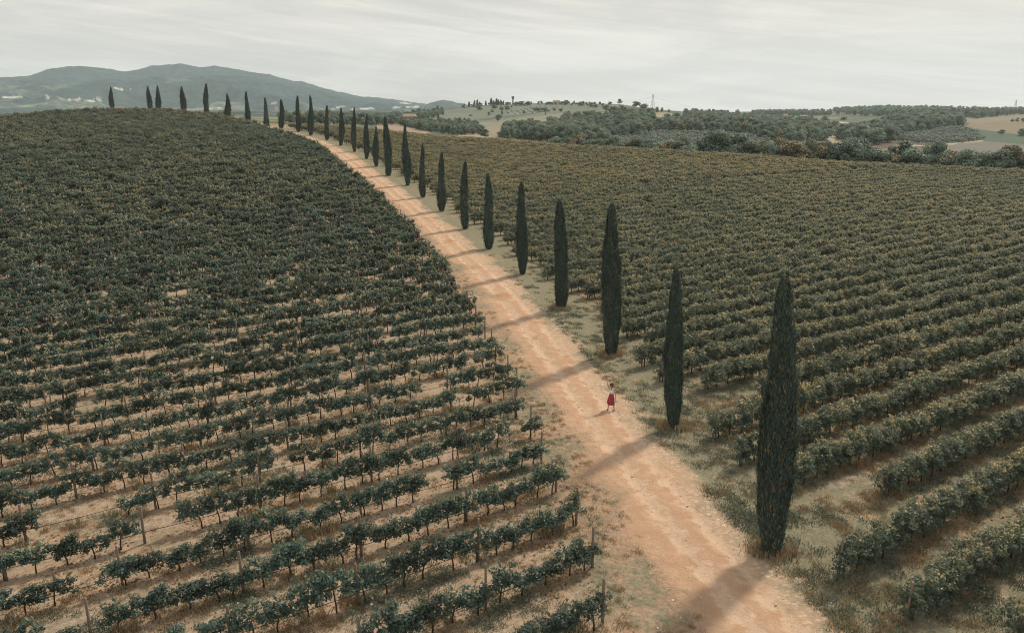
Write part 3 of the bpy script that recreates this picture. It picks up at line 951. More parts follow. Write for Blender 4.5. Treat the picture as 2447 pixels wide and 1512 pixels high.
# where the rows begin: left field by the track's left verge, right field behind the cypresses
LE = [(3.2, 20), (3.2, 25.8), (2.8, 29.9), (2.6, 32.8), (1.8, 36.5), (1.1, 39.2), (.3, 45.9), (-.6, 49.9), (-2.4, 58.8), (-4.5, 66.9), (-7.6, 79.4)]
LEY, LEX = [p[1] for p in LE], [p[0] for p in LE]
RSTART = {-3: (20.0, 20.5), -2: (17.0, 21.9), -1: (14.4, 23.0), 0: (13.0, 25.5), 1: (17.6, 32.8), 2: (13.6, 33.0), 3: (11.8, 35.1), 4: (11.5, 38.4), 5: (16.2, 45.1), 6: (12.4, 47.0), 7: (9.9, 48.3), 8: (9.2, 51.4), 9: (10.0, 56.0)}
rows = []          # (field, number, w, start s, direction)
vines, posts = [], []
sg = np.arange(-420, 420, .25)
for k in range(-3, 118):
    w = W0 + WS * k
    lx = sg[:, None] * U + w * W
    latg = None
    # left field
    if k >= 1:
        tx_ = np.interp(lx[:, 1], TRK[:, 1], TRK[:, 0])
        ex = np.where(lx[:, 1] < 79.4, np.interp(lx[:, 1], LEY, LEX), tx_ - 4.3)
        far = lx[:, 1] > 100
        if k > 25:
            lg = lateral(lx[::4, 0], lx[::4, 1])
            lg = np.interp(np.arange(len(sg)), np.arange(len(sg))[::4], lg)
            ok = lg < -4.2
        else:
            ok = lx[:, 0] < ex
        ok &= lx[:, 1] > 8
        if ok.any():
            i1 = len(ok) - 1 - ok[::-1].argmax()
            rows.append(('left', k, w, sg[i1] + rng.uniform(-.3, .3), -1))
    # right field
    if k in RSTART:
        rows.append(('right', k, w, float(np.dot(RSTART[k], U)), 1))
    else:
        lg = lateral(lx[::4, 0], lx[::4, 1])
        lg = np.interp(np.arange(len(sg)), np.arange(len(sg))[::4], lg)
        ok = lg > 6.6
        if ok.any():
            rows.append(('right', k, w, sg[ok.argmax()] + rng.uniform(-.8, 1.6), 1))

for fld, k, w, s0, dr in rows:
    n = 340
    step = 1.0 if fld == 'left' else .95
    s = s0 + dr * (.35 + step * np.arange(n)) + rng.uniform(-.1, .1, n)
    P = s[:, None] * U + w * W + rng.normal(0, .05, (n, 2))
    d = np.hypot(P[:, 0], P[:, 1])
    az = np.degrees(np.arctan2(P[:, 0], P[:, 1]))
    z = zg(P[:, 0], P[:, 1])
    vis = in_view(np.stack([P[:, 0], P[:, 1], z + .8], -1), 1100) & (d < dcrest(az) + 9) & (np.abs(az) < 58) & (P[:, 1] > 12)
    nz = vnoise(P[:, 0] / 3.2, P[:, 1] / 3.2, 3) * .5 + vnoise(P[:, 0] / 22, P[:, 1] / 22, 8) * .5
    thin = sm(d, 95, 45)
    keep = nz > (-.72 + .28 * thin if fld == 'left' else -.9)
    keep &= rng.random(n) > (.05 if fld == 'left' else .015)
    keep[:1] = True
    if fld == 'right' and k == 34:
        sx_ = project(np.stack([P[:, 0], P[:, 1], z], -1))[0]
        keep &= ~((sx_ > 1480) & (sx_ < 2200) & (rng.random(n) < .7))
    seen = in_view(np.stack([P[:, 0], P[:, 1], z + .8], -1), 4)
    cnt = 0
    for i in range(n):
        if keep[i] and d[i] < dcrest(az[i]) + 9 and abs(az[i]) < 60:
            cnt += int(seen[i])
            if vis[i]:
                sc_ = (rng.uniform(.74, 1.06) + .22 * nz[i] if fld == 'left' else rng.uniform(.88, 1.12)) 
                if fld == 'left':
                    sc_ += .2 * (1 - thin[i]) + (rng.random() < .12) * rng.uniform(.1, .35)
                vines.append((fld, k, cnt, P[i, 0], P[i, 1], z[i], d[i], sc_, int(rng.integers(10)), int(rng.integers(2))))
    # posts along the row
    m = 70
    sp = s0 + dr * (np.concatenate([[0.1], 5.1 * np.arange(1, m)]) + rng.uniform(-.25, .25, m))
    Q = sp[:, None] * U + w * W
    d = np.hypot(Q[:, 0], Q[:, 1])
    az = np.degrees(np.arctan2(Q[:, 0], Q[:, 1]))
    z = zg(Q[:, 0], Q[:, 1])
    vis = in_view(np.stack([Q[:, 0], Q[:, 1], z + .9], -1), 20) & (d < dcrest(az) - 4)
    seen = in_view(np.stack([Q[:, 0], Q[:, 1], z + 1.2], -1), 0)
    pc = 0
    for i in range(m):
        pc += int(seen[i])
        if vis[i]:
            posts.append((fld, k, pc if i else -1, Q[i, 0], Q[i, 1], z[i], d[i], rng.uniform(.94, 1.07), int(rng.integers(4))))

_seen_rows = {f_: sorted({v[1] for v in vines if v[0] == f_ and v[6] < 120 and bool(in_view(np.array([[v[3], v[4], v[5] + .8]]), 4)[0])}) for f_ in ('left', 'right')}
def row_rank(fld, k):
    r_ = _seen_rows[fld]
    return r_.index(k) + 1 if k in r_ else max(1, k - r_[0] + 1)

vines.sort(key=lambda v: v[6])
inv = in_view(np.array([(v[3], v[4], v[5] + .8) for v in vines]), 4)
NEAR, REST = [], []
for v, ok in zip(vines, inv):
    (NEAR if ok and len(NEAR) < 298 else REST).append(v)
AZROW = math.pi / 2 - ROW_A
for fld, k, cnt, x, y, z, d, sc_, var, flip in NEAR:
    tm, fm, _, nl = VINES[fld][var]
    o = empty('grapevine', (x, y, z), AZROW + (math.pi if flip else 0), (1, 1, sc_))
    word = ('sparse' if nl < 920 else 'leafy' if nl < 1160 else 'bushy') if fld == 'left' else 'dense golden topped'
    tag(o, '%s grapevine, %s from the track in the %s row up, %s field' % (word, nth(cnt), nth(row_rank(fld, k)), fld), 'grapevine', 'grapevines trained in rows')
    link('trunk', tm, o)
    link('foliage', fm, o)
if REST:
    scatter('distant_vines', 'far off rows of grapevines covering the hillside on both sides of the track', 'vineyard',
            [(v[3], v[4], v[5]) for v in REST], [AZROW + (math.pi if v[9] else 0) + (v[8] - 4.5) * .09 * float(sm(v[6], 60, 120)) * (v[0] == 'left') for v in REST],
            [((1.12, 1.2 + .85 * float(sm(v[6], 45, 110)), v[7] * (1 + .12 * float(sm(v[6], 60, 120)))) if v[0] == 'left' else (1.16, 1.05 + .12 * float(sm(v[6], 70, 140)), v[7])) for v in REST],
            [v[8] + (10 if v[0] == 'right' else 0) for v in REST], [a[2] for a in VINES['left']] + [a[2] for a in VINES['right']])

# stakes
PM = []
for s in range(4):
    r2 = np.random.default_rng(300 + s)
    b = MB()
    lx_, ly_ = r2.uniform(-.05, .05, 2)
    r0 = r2.uniform(.045, .058)
    b.tube([(0, 0, -.15), (lx_ * .3, ly_ * .3, .6), (lx_ * .7, ly_ * .7, 1.3), (lx_, ly_, 1.86), (lx_, ly_, 1.9)], [r0 * 1.05, r0, r0 * .97, r0 * .93, r0 * .7], 8)
    PM.append(b.mesh('wooden_post', M_POST, True))
posts = [p for p in posts if bool(in_view(np.array([[p[3], p[4], p[5] + 1.2]]), 0)[0])]
posts.sort(key=lambda p: p[6])
for fld, k, i, x, y, z, d, sc_, var in posts[:290]:
    o = link('wooden_post', PM[var], None, (x, y, z), rng.uniform(0, 6), (1, 1, sc_))
    if i == -1:
        lab = 'grey wooden end post nearest the track in the %s row up, %s field' % (nth(row_rank(fld, k)), fld)
    else:
        lab = 'grey wooden post, %s from the track in the %s row up, %s field' % (nth(i), nth(row_rank(fld, k)), fld)
    tag(o, lab, 'post', 'wooden posts along the vine rows')
if len(posts) > 290:
    rest = posts[290:]
    scatter('distant_posts', 'far off wooden posts standing among the hillside vines', 'posts', [p[3:6] for p in rest], [p[7] * 9 for p in rest], [(1.3, 1.3, p[7]) for p in rest], [p[8] for p in rest], PM)

# black drip hoses hung along the nearer rows
for fld, k, w, s0, dr in rows:
    if (fld == 'left' and k > 20) or (fld == 'right' and k > 6):
        continue
    s = s0 + dr * np.arange(-.2 if dr > 0 else .1, 75, .5)
    P = s[:, None] * U + w * W
    z = zg(P[:, 0], P[:, 1]) + .52 + .02 * np.sin(s * 1.23) + .015 * np.sin(s * .37 + k)
    V = np.stack([P[:, 0], P[:, 1], z], -1)
    ok = in_view(V, 60)
    if ok.sum() < 4:
        continue
    a, b_ = ok.argmax(), len(ok) - ok[::-1].argmax()
    b = MB()
    b.tube(V[a:b_], .014, 5)
    o = link('drip_hose', b.mesh('drip_hose', M_HOSE, True))
    tag(o, 'thin black drip hose hung along the %s vine row up, %s field' % (nth(row_rank(fld, k)), fld), 'hose', 'drip hoses along the vine rows')

# ------------------------------------------------------------------ cypresses
CPROF = np.array([(0, .55), (.03, .66), (.09, .84), (.16, .97), (.3, 1.0), (.47, .98), (.6, .9), (.72, .77), (.82, .67), (.9, .53), (.95, .4), (.985, .24), (1, .03)])
def cypress_mesh(seed, n=16000, fine=1.0, rough=1.0):
    """crown of unit height and unit radius, of tight upright sprays"""
    r = np.random.default_rng(seed)
    ph = r.uniform(0, 10, 4)
    def rad(t, th):
        p = np.interp(t, CPROF[:, 0], CPROF[:, 1])
        p = p if rough < 1.5 else p * np.interp(t, [0, .35, .7, 1], [1, 1.05, .88, .7])
        lump = 1 + rough * .09 * np.sin(th * 2 + ph[0] + t * 7) + .07 * np.sin(th * 5 - t * 16 + ph[1]) + .055 * np.sin(t * 34 + th * 3 + ph[2])
        return p * lump
    b = MB()
    tt = np.linspace(.005, .985, 40)
    K = 18
    th = np.arange(K) * 2 * math.pi / K
    TT, TH = np.meshgrid(tt, th, indexing='ij')
    R = rad(TT, TH) * .78
    core = np.stack([R * np.cos(TH), R * np.sin(TH), TT], -1).reshape(-1, 3)
    i, j = np.meshgrid(np.arange(39), np.arange(K), indexing='ij')
    cq = np.stack([i * K + j, i * K + (j + 1) % K, (i + 1) * K + (j + 1) % K, (i + 1) * K + j], -1).reshape(-1, 4)
    t = r.random(n * 2)
    t = t[r.random(n * 2) < np.interp(t, CPROF[:, 0], CPROF[:, 1]) * .9 + .1][:n]
    n = len(t)
    th = r.uniform(0, 2 * math.pi, n)
    q = rad(t, th) * r.uniform(.82, 1.06, n)
    fis = vnoise(np.cos(th) * 2.6 + 9, np.sin(th) * 2.6 + t * 7, seed) + .6 * vnoise(np.cos(th) * 6 + 3, np.sin(th) * 6 + t * 20, seed + 1)
    q *= 1 + .1 * np.clip(fis, -1.2, .6)
    q *= np.where(r.random(n) < .07 * rough, r.uniform(1.0, 1.0 + .2 * rough, n), 1)
    out = np.stack([np.cos(th), np.sin(th), np.zeros(n)], -1)
    c = out * q[:, None]
    c[:, 2] = t
    wob = lambda z: np.stack([rough * .1 * np.sin(z * 6 + ph[3]), rough * .1 * np.sin(z * 4.3 + ph[0]), z * 0], -1)
    c = c + wob(t)
    core = core + wob(core[:, 2])
    ti = np.where(r.random(n) < .035, r.uniform(.9, 1.25, n), r.random(n) * .72)
    fine = fine * np.where(ti > .85, 1.5, 1)[:, None]
    L = r.uniform(.008, .02, n)[:, None] * fine                       # of the height
    wd = r.uniform(.025, .055, n)[:, None] * fine                     # of the radius
    lean = r.normal(0, .12, (n, 2))
    side = np.stack([-np.sin(th), np.cos(th), np.zeros(n)], -1)
    tw = r.normal(0, .5, n)[:, None]
    side = side * np.cos(tw) + out * np.sin(tw)
    dirv = np.concatenate([lean + out[:, :2] * .12, np.zeros((n, 1))], 1)
    up = np.array([0, 0, 1.0])
    v0 = c - up * L * .5
    v2 = c + up * L * .6 + dirv * .55
    v1 = c + side * wd + dirv * .2
    v3 = c - side * wd + dirv * .2
    v = np.stack([v0, v1, v2, v3], 1).reshape(-1, 3)
    qd = np.arange(n * 4).reshape(-1, 4)
    k = len(core)
    return mesh_from('cypress_crown', np.concatenate([core, v]), np.concatenate([cq, qd + k]), M_CYP, {'tint': np.concatenate([np.full(k, .1), np.repeat(ti, 4)]), 'hgt': np.full(k + 4 * n, .5)})

CY = [cypress_mesh(500 + i, 42000, 1.05, 1.35) for i in range(4)] + [cypress_mesh(510 + i, 13000, 1.8, 2.3) for i in range(6)]
CYF = [cypress_mesh(520 + i, 3500, 3.0, 2.0) for i in range(4)]
b = MB()
b.tube([(0, 0, -.3), (0, 0, .1), (0, 0, .45), (0, 0, .8)], [.19, .15, .13, .12], 8)
CT = b.mesh('cypress_trunk', M_TRUNK, True)
LOOK = ['tall slim', 'narrow', 'tall dense', 'slender', 'slim dark']
for i, (t, P) in enumerate(zip(TREES, TP)):
    rb, rt = ray(t[0], t[1]), ray(t[2], t[3])
    h = (rt[2] / rt[1] - rb[2] / rb[1]) * P[1]
    if i >= 19:
        h = (H + rt[2] / rt[1] * P[1]) - P[2]
    zm = P[2] + h / 2
    dep = P[1] * CP - (zm - H) * SP
    rad = t[4] / F * dep / 2 * (.82 if i == 0 else .88 if i < 5 else .95)
    o = empty('cypress_tree', P, (i * 2.4) % 6.28)
    if i == 0:
        lab = 'tallest nearest cypress beside the track, in front of the lower right vine rows'
    elif i == 1:
        lab = 'narrow brown flecked cypress beside the walking woman, second along the track'
    elif i == len(TREES) - 1:
        lab = 'small cypress standing alone at the far end of the line, on the hilltop'
    else:
        lab = 'dark columnar cypress, %s along the line beside the track counted from the nearest' % nth(i + 1)
    tag(o, lab, 'cypress', 'cypresses lining the dirt track')
    o.rotation_euler = (0, math.atan2(rt[0] / rt[1] * P[1] - P[0], h), 0)
    link('trunk', CT, o, sc=(rad / .7, rad / .7, 1))
    link('crown', CY[i % 4 if i < 5 else 4 + i % 6], o, (0, 0, .12), (i * 2.4) % 6.28, (rad, rad, h - .12))

# ------------------------------------------------------------------ grass and weeds
def tuft(seed, n, hmax, spread, mat, wd=.012, flat=.5):
    r = np.random.default_rng(seed)
    c = r.normal(0, spread, (n, 2))
    h = r.uniform(.35, 1, n) * hmax
    d = r.normal(0, flat, (n, 2)) * h[:, None]
    a = r.uniform(0, 6.28, n)
    sx = np.stack([np.cos(a), np.sin(a)], -1) * wd * r.uniform(.7, 1.6, n)[:, None]
    v = np.zeros((n, 4, 3))
    v[:, 0, :2], v[:, 1, :2] = c - sx, c + sx
    v[:, 2, :2] = c + d * .55 + sx * .7
    v[:, 3, :2] = c + d * .55 - sx * .7
    v[:, 2, 2] = v[:, 3, 2] = h * .7
    v2 = np.zeros((n, 3))
    v2[:, :2], v2[:, 2] = c + d, h
    V = np.concatenate([v.reshape(-1, 3), v2])
    q = np.arange(n * 4).reshape(-1, 4)
    t = np.stack([q[:, 3], q[:, 2], np.arange(n) + n * 4], -1)
    ti = r.random(n) * .8
    hg = np.concatenate([np.repeat(r.random(n), 4), r.random(n)])
    return mesh_from('tuft', V, [q, t], mat, {'tint': np.concatenate([np.repeat(ti, 4), ti]), 'hgt': hg})

def weed(seed, n, hmax, spread, mat):
    r = np.random.default_rng(seed)
    C = np.stack([r.normal(0, spread, n), r.normal(0, spread, n), r.random(n) ** 1.5 * hmax], -1)
    v, q = leaf_quads(C, r.uniform(.04, .09, n), r.normal(size=(n, 3)) * .6 + np.array([0, 0, 1]), r)
    return mesh_from('weed', v, q, mat, {'tint': np.repeat(r.random(n) * .8, 4), 'hgt': np.repeat(r.random(n), 4)})

TU = [tuft(700 + i, 46, .2, .16, M_GRASS) for i in range(4)] + [tuft(710 + i, 60, .38, .15, M_GRASS, .014, .35) for i in range(3)] + [tuft(720 + i, 55, .14, .2, M_WEED, .014, .7) for i in range(3)] + [weed(730 + i, 90, .28, .22, M_WEED) for i in range(3)]
N0 = 70000
yy = rng.uniform(17, 92, N0)
keep = rng.random(N0) < np.clip(1.35 - yy / 85, .25, 1)
yy = yy[keep]
xx = rng.uniform(-.95, 1.0, len(yy)) * yy
gx = np.stack([xx, yy], -1)
gl = lateral(xx, yy)
gz = zg(xx, yy)
gw = xx * W[0] + yy * W[1]
rd = np.abs((gw - W0) / WS - np.round((gw - W0) / WS)) * WS
na = fbm(xx / 5, yy / 5, 3, 40)
nb = fbm(xx / 1.7, yy / 1.7, 2, 41)
leftf, rightf, verge = gl < -5.5, gl > 6.5, (np.abs(gl) > 2.2) & (gl >= -5.5) & (gl <= 6.5)
pr = np.zeros(len(xx))
pr[leftf] = np.where(rd[leftf] < .7,   .2 + .5 * na[leftf], .24 + .2 * np.clip(na[leftf], 0, 1))
pr[rightf] = np.where(rd[rightf] < .6, .7, .3 + .4 * na[rightf])
pr[verge] = .3 + .5 * nb[verge] + .25 * na[verge]
ok = (rng.random(len(xx)) < pr) & in_view(np.stack([xx, yy, gz], -1), 500)
xx, yy, gz, rd, na, nb, leftf, rightf, gl = [a[ok] for a in (xx, yy, gz, rd, na, nb, leftf, rightf, gl)]
var = rng.integers(0, 4, len(xx))
var = np.where((rd < .6) & (nb > .1) & leftf, rng.integers(4, 7, len(xx)), var)
var = np.where((na > .42) | (rightf & (nb > -.25)), rng.integers(7, 10, len(xx)), var)
var = np.where((rng.random(len(xx)) < .07) & (rd < .8) & (leftf | rightf), rng.integers(10, 13, len(xx)), var)
isv = ~(leftf | rightf)
var = np.where(isv & (gl > 2.4) & (rng.random(len(xx)) < .6), rng.integers(7, 10, len(xx)), var)
var = np.where(isv & (gl < 0), np.where(rng.random(len(xx)) < .25, rng.integers(7, 10, len(xx)), rng.integers(0, 4, len(xx))), var)
sc_ = rng.uniform(.6, 1.25, len(xx)) * np.where((isv & (gl < 0)) | (leftf & (rd > .75)), .6, 1)
scatter('dry_grass', 'straw coloured grass tufts and low weeds on the verges and under the vines', 'grass', np.stack([xx, yy, gz], -1), rng.uniform(0, 6.28, len(xx)), np.repeat(sc_[:, None], 3, 1), var, TU)

def stone(seed):
    r = np.random.default_rng(seed)
    bm = bmesh.new()
    bmesh.ops.create_icosphere(bm, subdivisions=1, radius=1)
    v = np.array([x.co[:] for x in bm.verts]) * r.uniform(.7, 1.2, (len(bm.verts), 1)) * np.array([1, r.uniform(.6, .9), r.uniform(.35, .6)])
    f = np.array([[x.index for x in q.verts] for q in bm.faces])
    bm.free()
    return mesh_from('stone', v, f, M_STONE)
M_STONE = simple('pale_limestone', (.5, .42, .33), .9, .25, 3, .1)
ST = [stone(60 + i) for i in range(4)]
ns = 5200
fs = rng.integers(8, 120, ns)
ls = np.where(rng.random(ns) < .6, rng.normal(2.2, .5, ns), rng.normal(0, 2.2, ns))
dv = TRK[fs + 1] - TRK[fs]
dv /= np.linalg.norm(dv, axis=1)[:, None]
SP_ = TRK[fs] + dv * rng.random((ns, 1)) + np.stack([dv[:, 1], -dv[:, 0]], -1) * ls[:, None]
scatter('loose_stones', 'small pale stones lying loose on the dirt track and its edges', 'stones', np.stack([SP_[:, 0], SP_[:, 1], zg(SP_[:, 0], SP_[:, 1]) + .01], -1), rng.uniform(0, 6.28, ns), np.repeat((.018 + .06 * rng.random((ns, 1)) ** 3), 3, 1), rng.integers(0, 4, ns), ST)

def litter(seed):
    r = np.random.default_rng(seed)
    n = 46
    C = np.stack([r.normal(0, .38, n), r.normal(0, .22, n), r.uniform(.012, .04, n)], -1)
    v, q = leaf_quads(C, r.uniform(.05, .11, n), r.normal(size=(n, 3)) * .35 + np.array([0, 0, 1]), r)
    return mesh_from('litter', v, q, M_LITTER, {'tint': np.repeat(r.random(n), 4), 'hgt': np.repeat(r.random(n), 4)})
M_LITTER = leaf_mat('fallen_leaves', [(.13, .085, .055), (.2, .14, .09), (.28, .17, .09), (.36, .2, .1), (.3, .12, .06)], .6, .1, (.2, .14, .06), .8, patch=.5, hgt=.2, spec=.1)
LT = [litter(740 + i) for i in range(4)]
lp = [(v[3], v[4], v[5], v[0]) for v in vines if v[6] < 75]
lp = [p for p in lp for _ in range(2)]
rl2 = np.random.default_rng(77)
lp = [p for p in lp if rl2.random() < .5 + .45 * float(vnoise(np.array(p[0] / 5), np.array(p[1] / 5), 9))]
LX = np.array([[p[0], p[1]] for p in lp]) + rl2.normal(0, .45, (len(lp), 2))
scatter('fallen_leaves', 'brown and rust coloured fallen leaves lying under the vines', 'leaf litter', np.stack([LX[:, 0], LX[:, 1], zg(LX[:, 0], LX[:, 1])], -1), np.full(len(LX), AZROW) + rl2.normal(0, .4, len(LX)), np.repeat(rl2.uniform(.7, 1.4, (len(LX), 1)), 3, 1) * np.array([1.2, 1.2, 1]), rl2.integers(0, 4, len(LX)), LT)

# long grass at the foot of each near cypress
for i in range(4):
    r2 = np.random.default_rng(800 + i)
    P = TP[i]
    a, q = r2.uniform(0, 6.28, 16), r2.uniform(.35, .95, 16)
    X, Y = P[0] + np.cos(a) * q, P[1] + np.sin(a) * q
    scatter('long_grass', 'long dry grass round the foot of the %s cypress' % ['nearest', 'second', 'third', 'fourth'][i], 'grass', np.stack([X, Y, zg(X, Y)], -1), a, np.full((16, 3), 1.25), r2.integers(4, 7, 16), TU)

# ------------------------------------------------------------------ trees of the valley
def tree_parts(seed, mat, n=1500, blobs=13, flat=1.0, trunk=.28, leaf=.075, spread=.36):
    """unit height tree: trunk with limbs, crown of leaf clumps"""
    r = np.random.default_rng(seed)
    tr = MB()
    tr.tube([(0, 0, -.05), (.01, 0, trunk * .6), (.0, .01, trunk * 1.2), (0, 0, .6)], [.028, .022, .018, .008], 6)
    cs = []
    for i in range(blobs):
        a, q = r.uniform(0, 6.28), spread * math.sqrt(r.random()) * .85
        zc = trunk + (1 - trunk) * r.uniform(.12, .86)
        q *= 1 - .75 * max(0, (zc - .62) / .38)
        c = np.array([math.cos(a) * q, math.sin(a) * q, zc])
        cs.append((c, r.uniform(.1, .19)))
        tr.tube([(0, 0, trunk * r.uniform(.8, 1.4)), tuple(c * np.array([.55, .55, .85])), tuple(c)], [.012, .008, .004], 4)
    C, Nn = [], []
    for c, q in cs:
        m = int(n / blobs)
        d = r.normal(size=(m, 3))
        d /= np.linalg.norm(d, axis=1)[:, None]
        C.append(c + d * q * r.uniform(.6, 1.12, (m, 1)) * np.array([1, 1, .85 * flat]))
        Nn.append(d + r.normal(size=(m, 3)) * .5 + np.array([0, 0, .3]))
    C, Nn = np.concatenate(C), np.concatenate(Nn)
    C[:, 2] = np.clip(C[:, 2], trunk * .35, 1.03)
    v, q = leaf_quads(C, r.uniform(leaf * .6, leaf * 1.25, len(C)), Nn, r)
    blob_t = np.repeat(r.random(blobs) * .3, int(n / blobs))
    ti = np.repeat(np.clip(r.random(len(C)) * .6 + blob_t, 0, 1), 4)
    hg = np.repeat(C[:, 2], 4)
    return tr, v, q, ti, hg

def tree_kind(seeds, mat, **kw):
    out = []
    for s in seeds:
        tr, v, q, ti, hg = tree_parts(s, mat, **kw)
        out.append((tr.mesh('tree_trunk', M_TRUNK, True), mesh_from('tree_crown', v, q, mat, {'tint': ti, 'hgt': hg}), join_mesh('tree', tr, v, q, ti, hg, M_TRUNK, mat)))
    return out
BROAD = tree_kind(range(900, 907), M_TREE, n=4600, trunk=.1, blobs=20, leaf=.052)
AUT = tree_kind(range(910, 913), M_TREE_Y, n=3000, trunk=.14, blobs=14, leaf=.055)
OLIVE = tree_kind(range(920, 923), M_OLIVE, n=700, blobs=8, trunk=.24, leaf=.1, spread=.34)
PINE = tree_kind(range(930, 932), M_TREE, n=1500, blobs=10, trunk=.5, flat=.6, spread=.42)
ROUND = tree_kind(range(940, 943), M_TREE, n=3600, blobs=16, trunk=.2, spread=.3, leaf=.052)

def plant(name, kind, P, h, wid, label, cat, group, i=0):
    tm, cm, _ = kind[i % len(kind)]
    o = empty(name, P, (i * 1.7) % 6.28)
    tag(o, label, cat, group)
    k = wid / .86
    link('trunk', tm, o, sc=(k, k, h))
    link('crown', cm, o, sc=(k, k, h))
    return o

# hedgerow at the foot of the right hand field: (x, top row, width, kind)
HEDGE = [(1340, 331, 26, 0), (1368, 336, 24, 1), (1392, 331, 26, 1), (1425, 339, 26, 0), (1452, 344, 22, 0), (1486, 345, 24, 0), (1522, 338, 30, 1), (1556, 341, 28, 0), (1598, 342, 26, 1),
         (1622, 340, 40, 0), (1648, 345, 34, 0), (1681, 334, 34, 0), (1706, 319, 46, 0), (1732, 338, 30, 0), (1765, 323, 50, 0), (1790, 342, 36, 0), (1812, 338, 40, 1), (1842, 339, 32, 0), (1866, 331, 30, 1),
         (1896, 338, 44, 1), (1916, 348, 28, 1), (1932, 334, 26, 0), (1955, 340, 32, 1), (1978, 344, 32, 0), (2006, 339, 40, 0), (2033, 333, 40, 0), (2060, 340, 40, 0), (2092, 357, 42, 0), (2118, 362, 34, 0), (2134, 370, 30, 0),
         (2152, 345, 36, 2), (2186, 357, 40, 0), (2209, 368, 32, 0), (2240, 344, 38, 0), (2266, 374, 34, 1), (2284, 364, 30, 1), (2307, 361, 34, 0), (2324, 374, 32, 1), (2345, 369, 34, 0), (2368, 363, 36, 0), (2392, 361, 36, 0), (2414, 366, 34, 0), (2421, 350, 30, 1), (2442, 362, 36, 0), (2470, 360, 40, 0)]
HEDGE += [(x_, float(ycrest(x_)) - 14 - (k_ * 23) % 17, 30, [0, 0, 1, 0][k_ % 4]) for k_, x_ in enumerate(range(1330, 2470, 27))]
HEDGE.sort()
for i, (x, ty_, wd, kd) in enumerate(HEDGE):
    az = float(az_of_x(float(x), 360.0))
    d = float(dcrest(az)) + 24 + (7 * ((i * 37) % 10) / 10)
    P = np.array([math.sin(math.radians(az)) * d, math.cos(math.radians(az)) * d, 0])
    P[2] = float(zg(P[0], P[1]))
    r = ray(float(x), float(ty_))
    top = H + r[2] / math.hypot(r[0], r[1]) * d
    h = (top - P[2]) * 1.12
    P[2] -= .1
    plant('hedgerow_tree', [BROAD, AUT, PINE][kd], P, h, wd / F * d * 1.75, '%s tree, %s from the left in the hedgerow below the right vineyard' % (['dark green', 'yellowing', 'umbrella shaped'][kd], nth(i + 1)), 'tree', 'hedgerow trees below the vineyard', i)

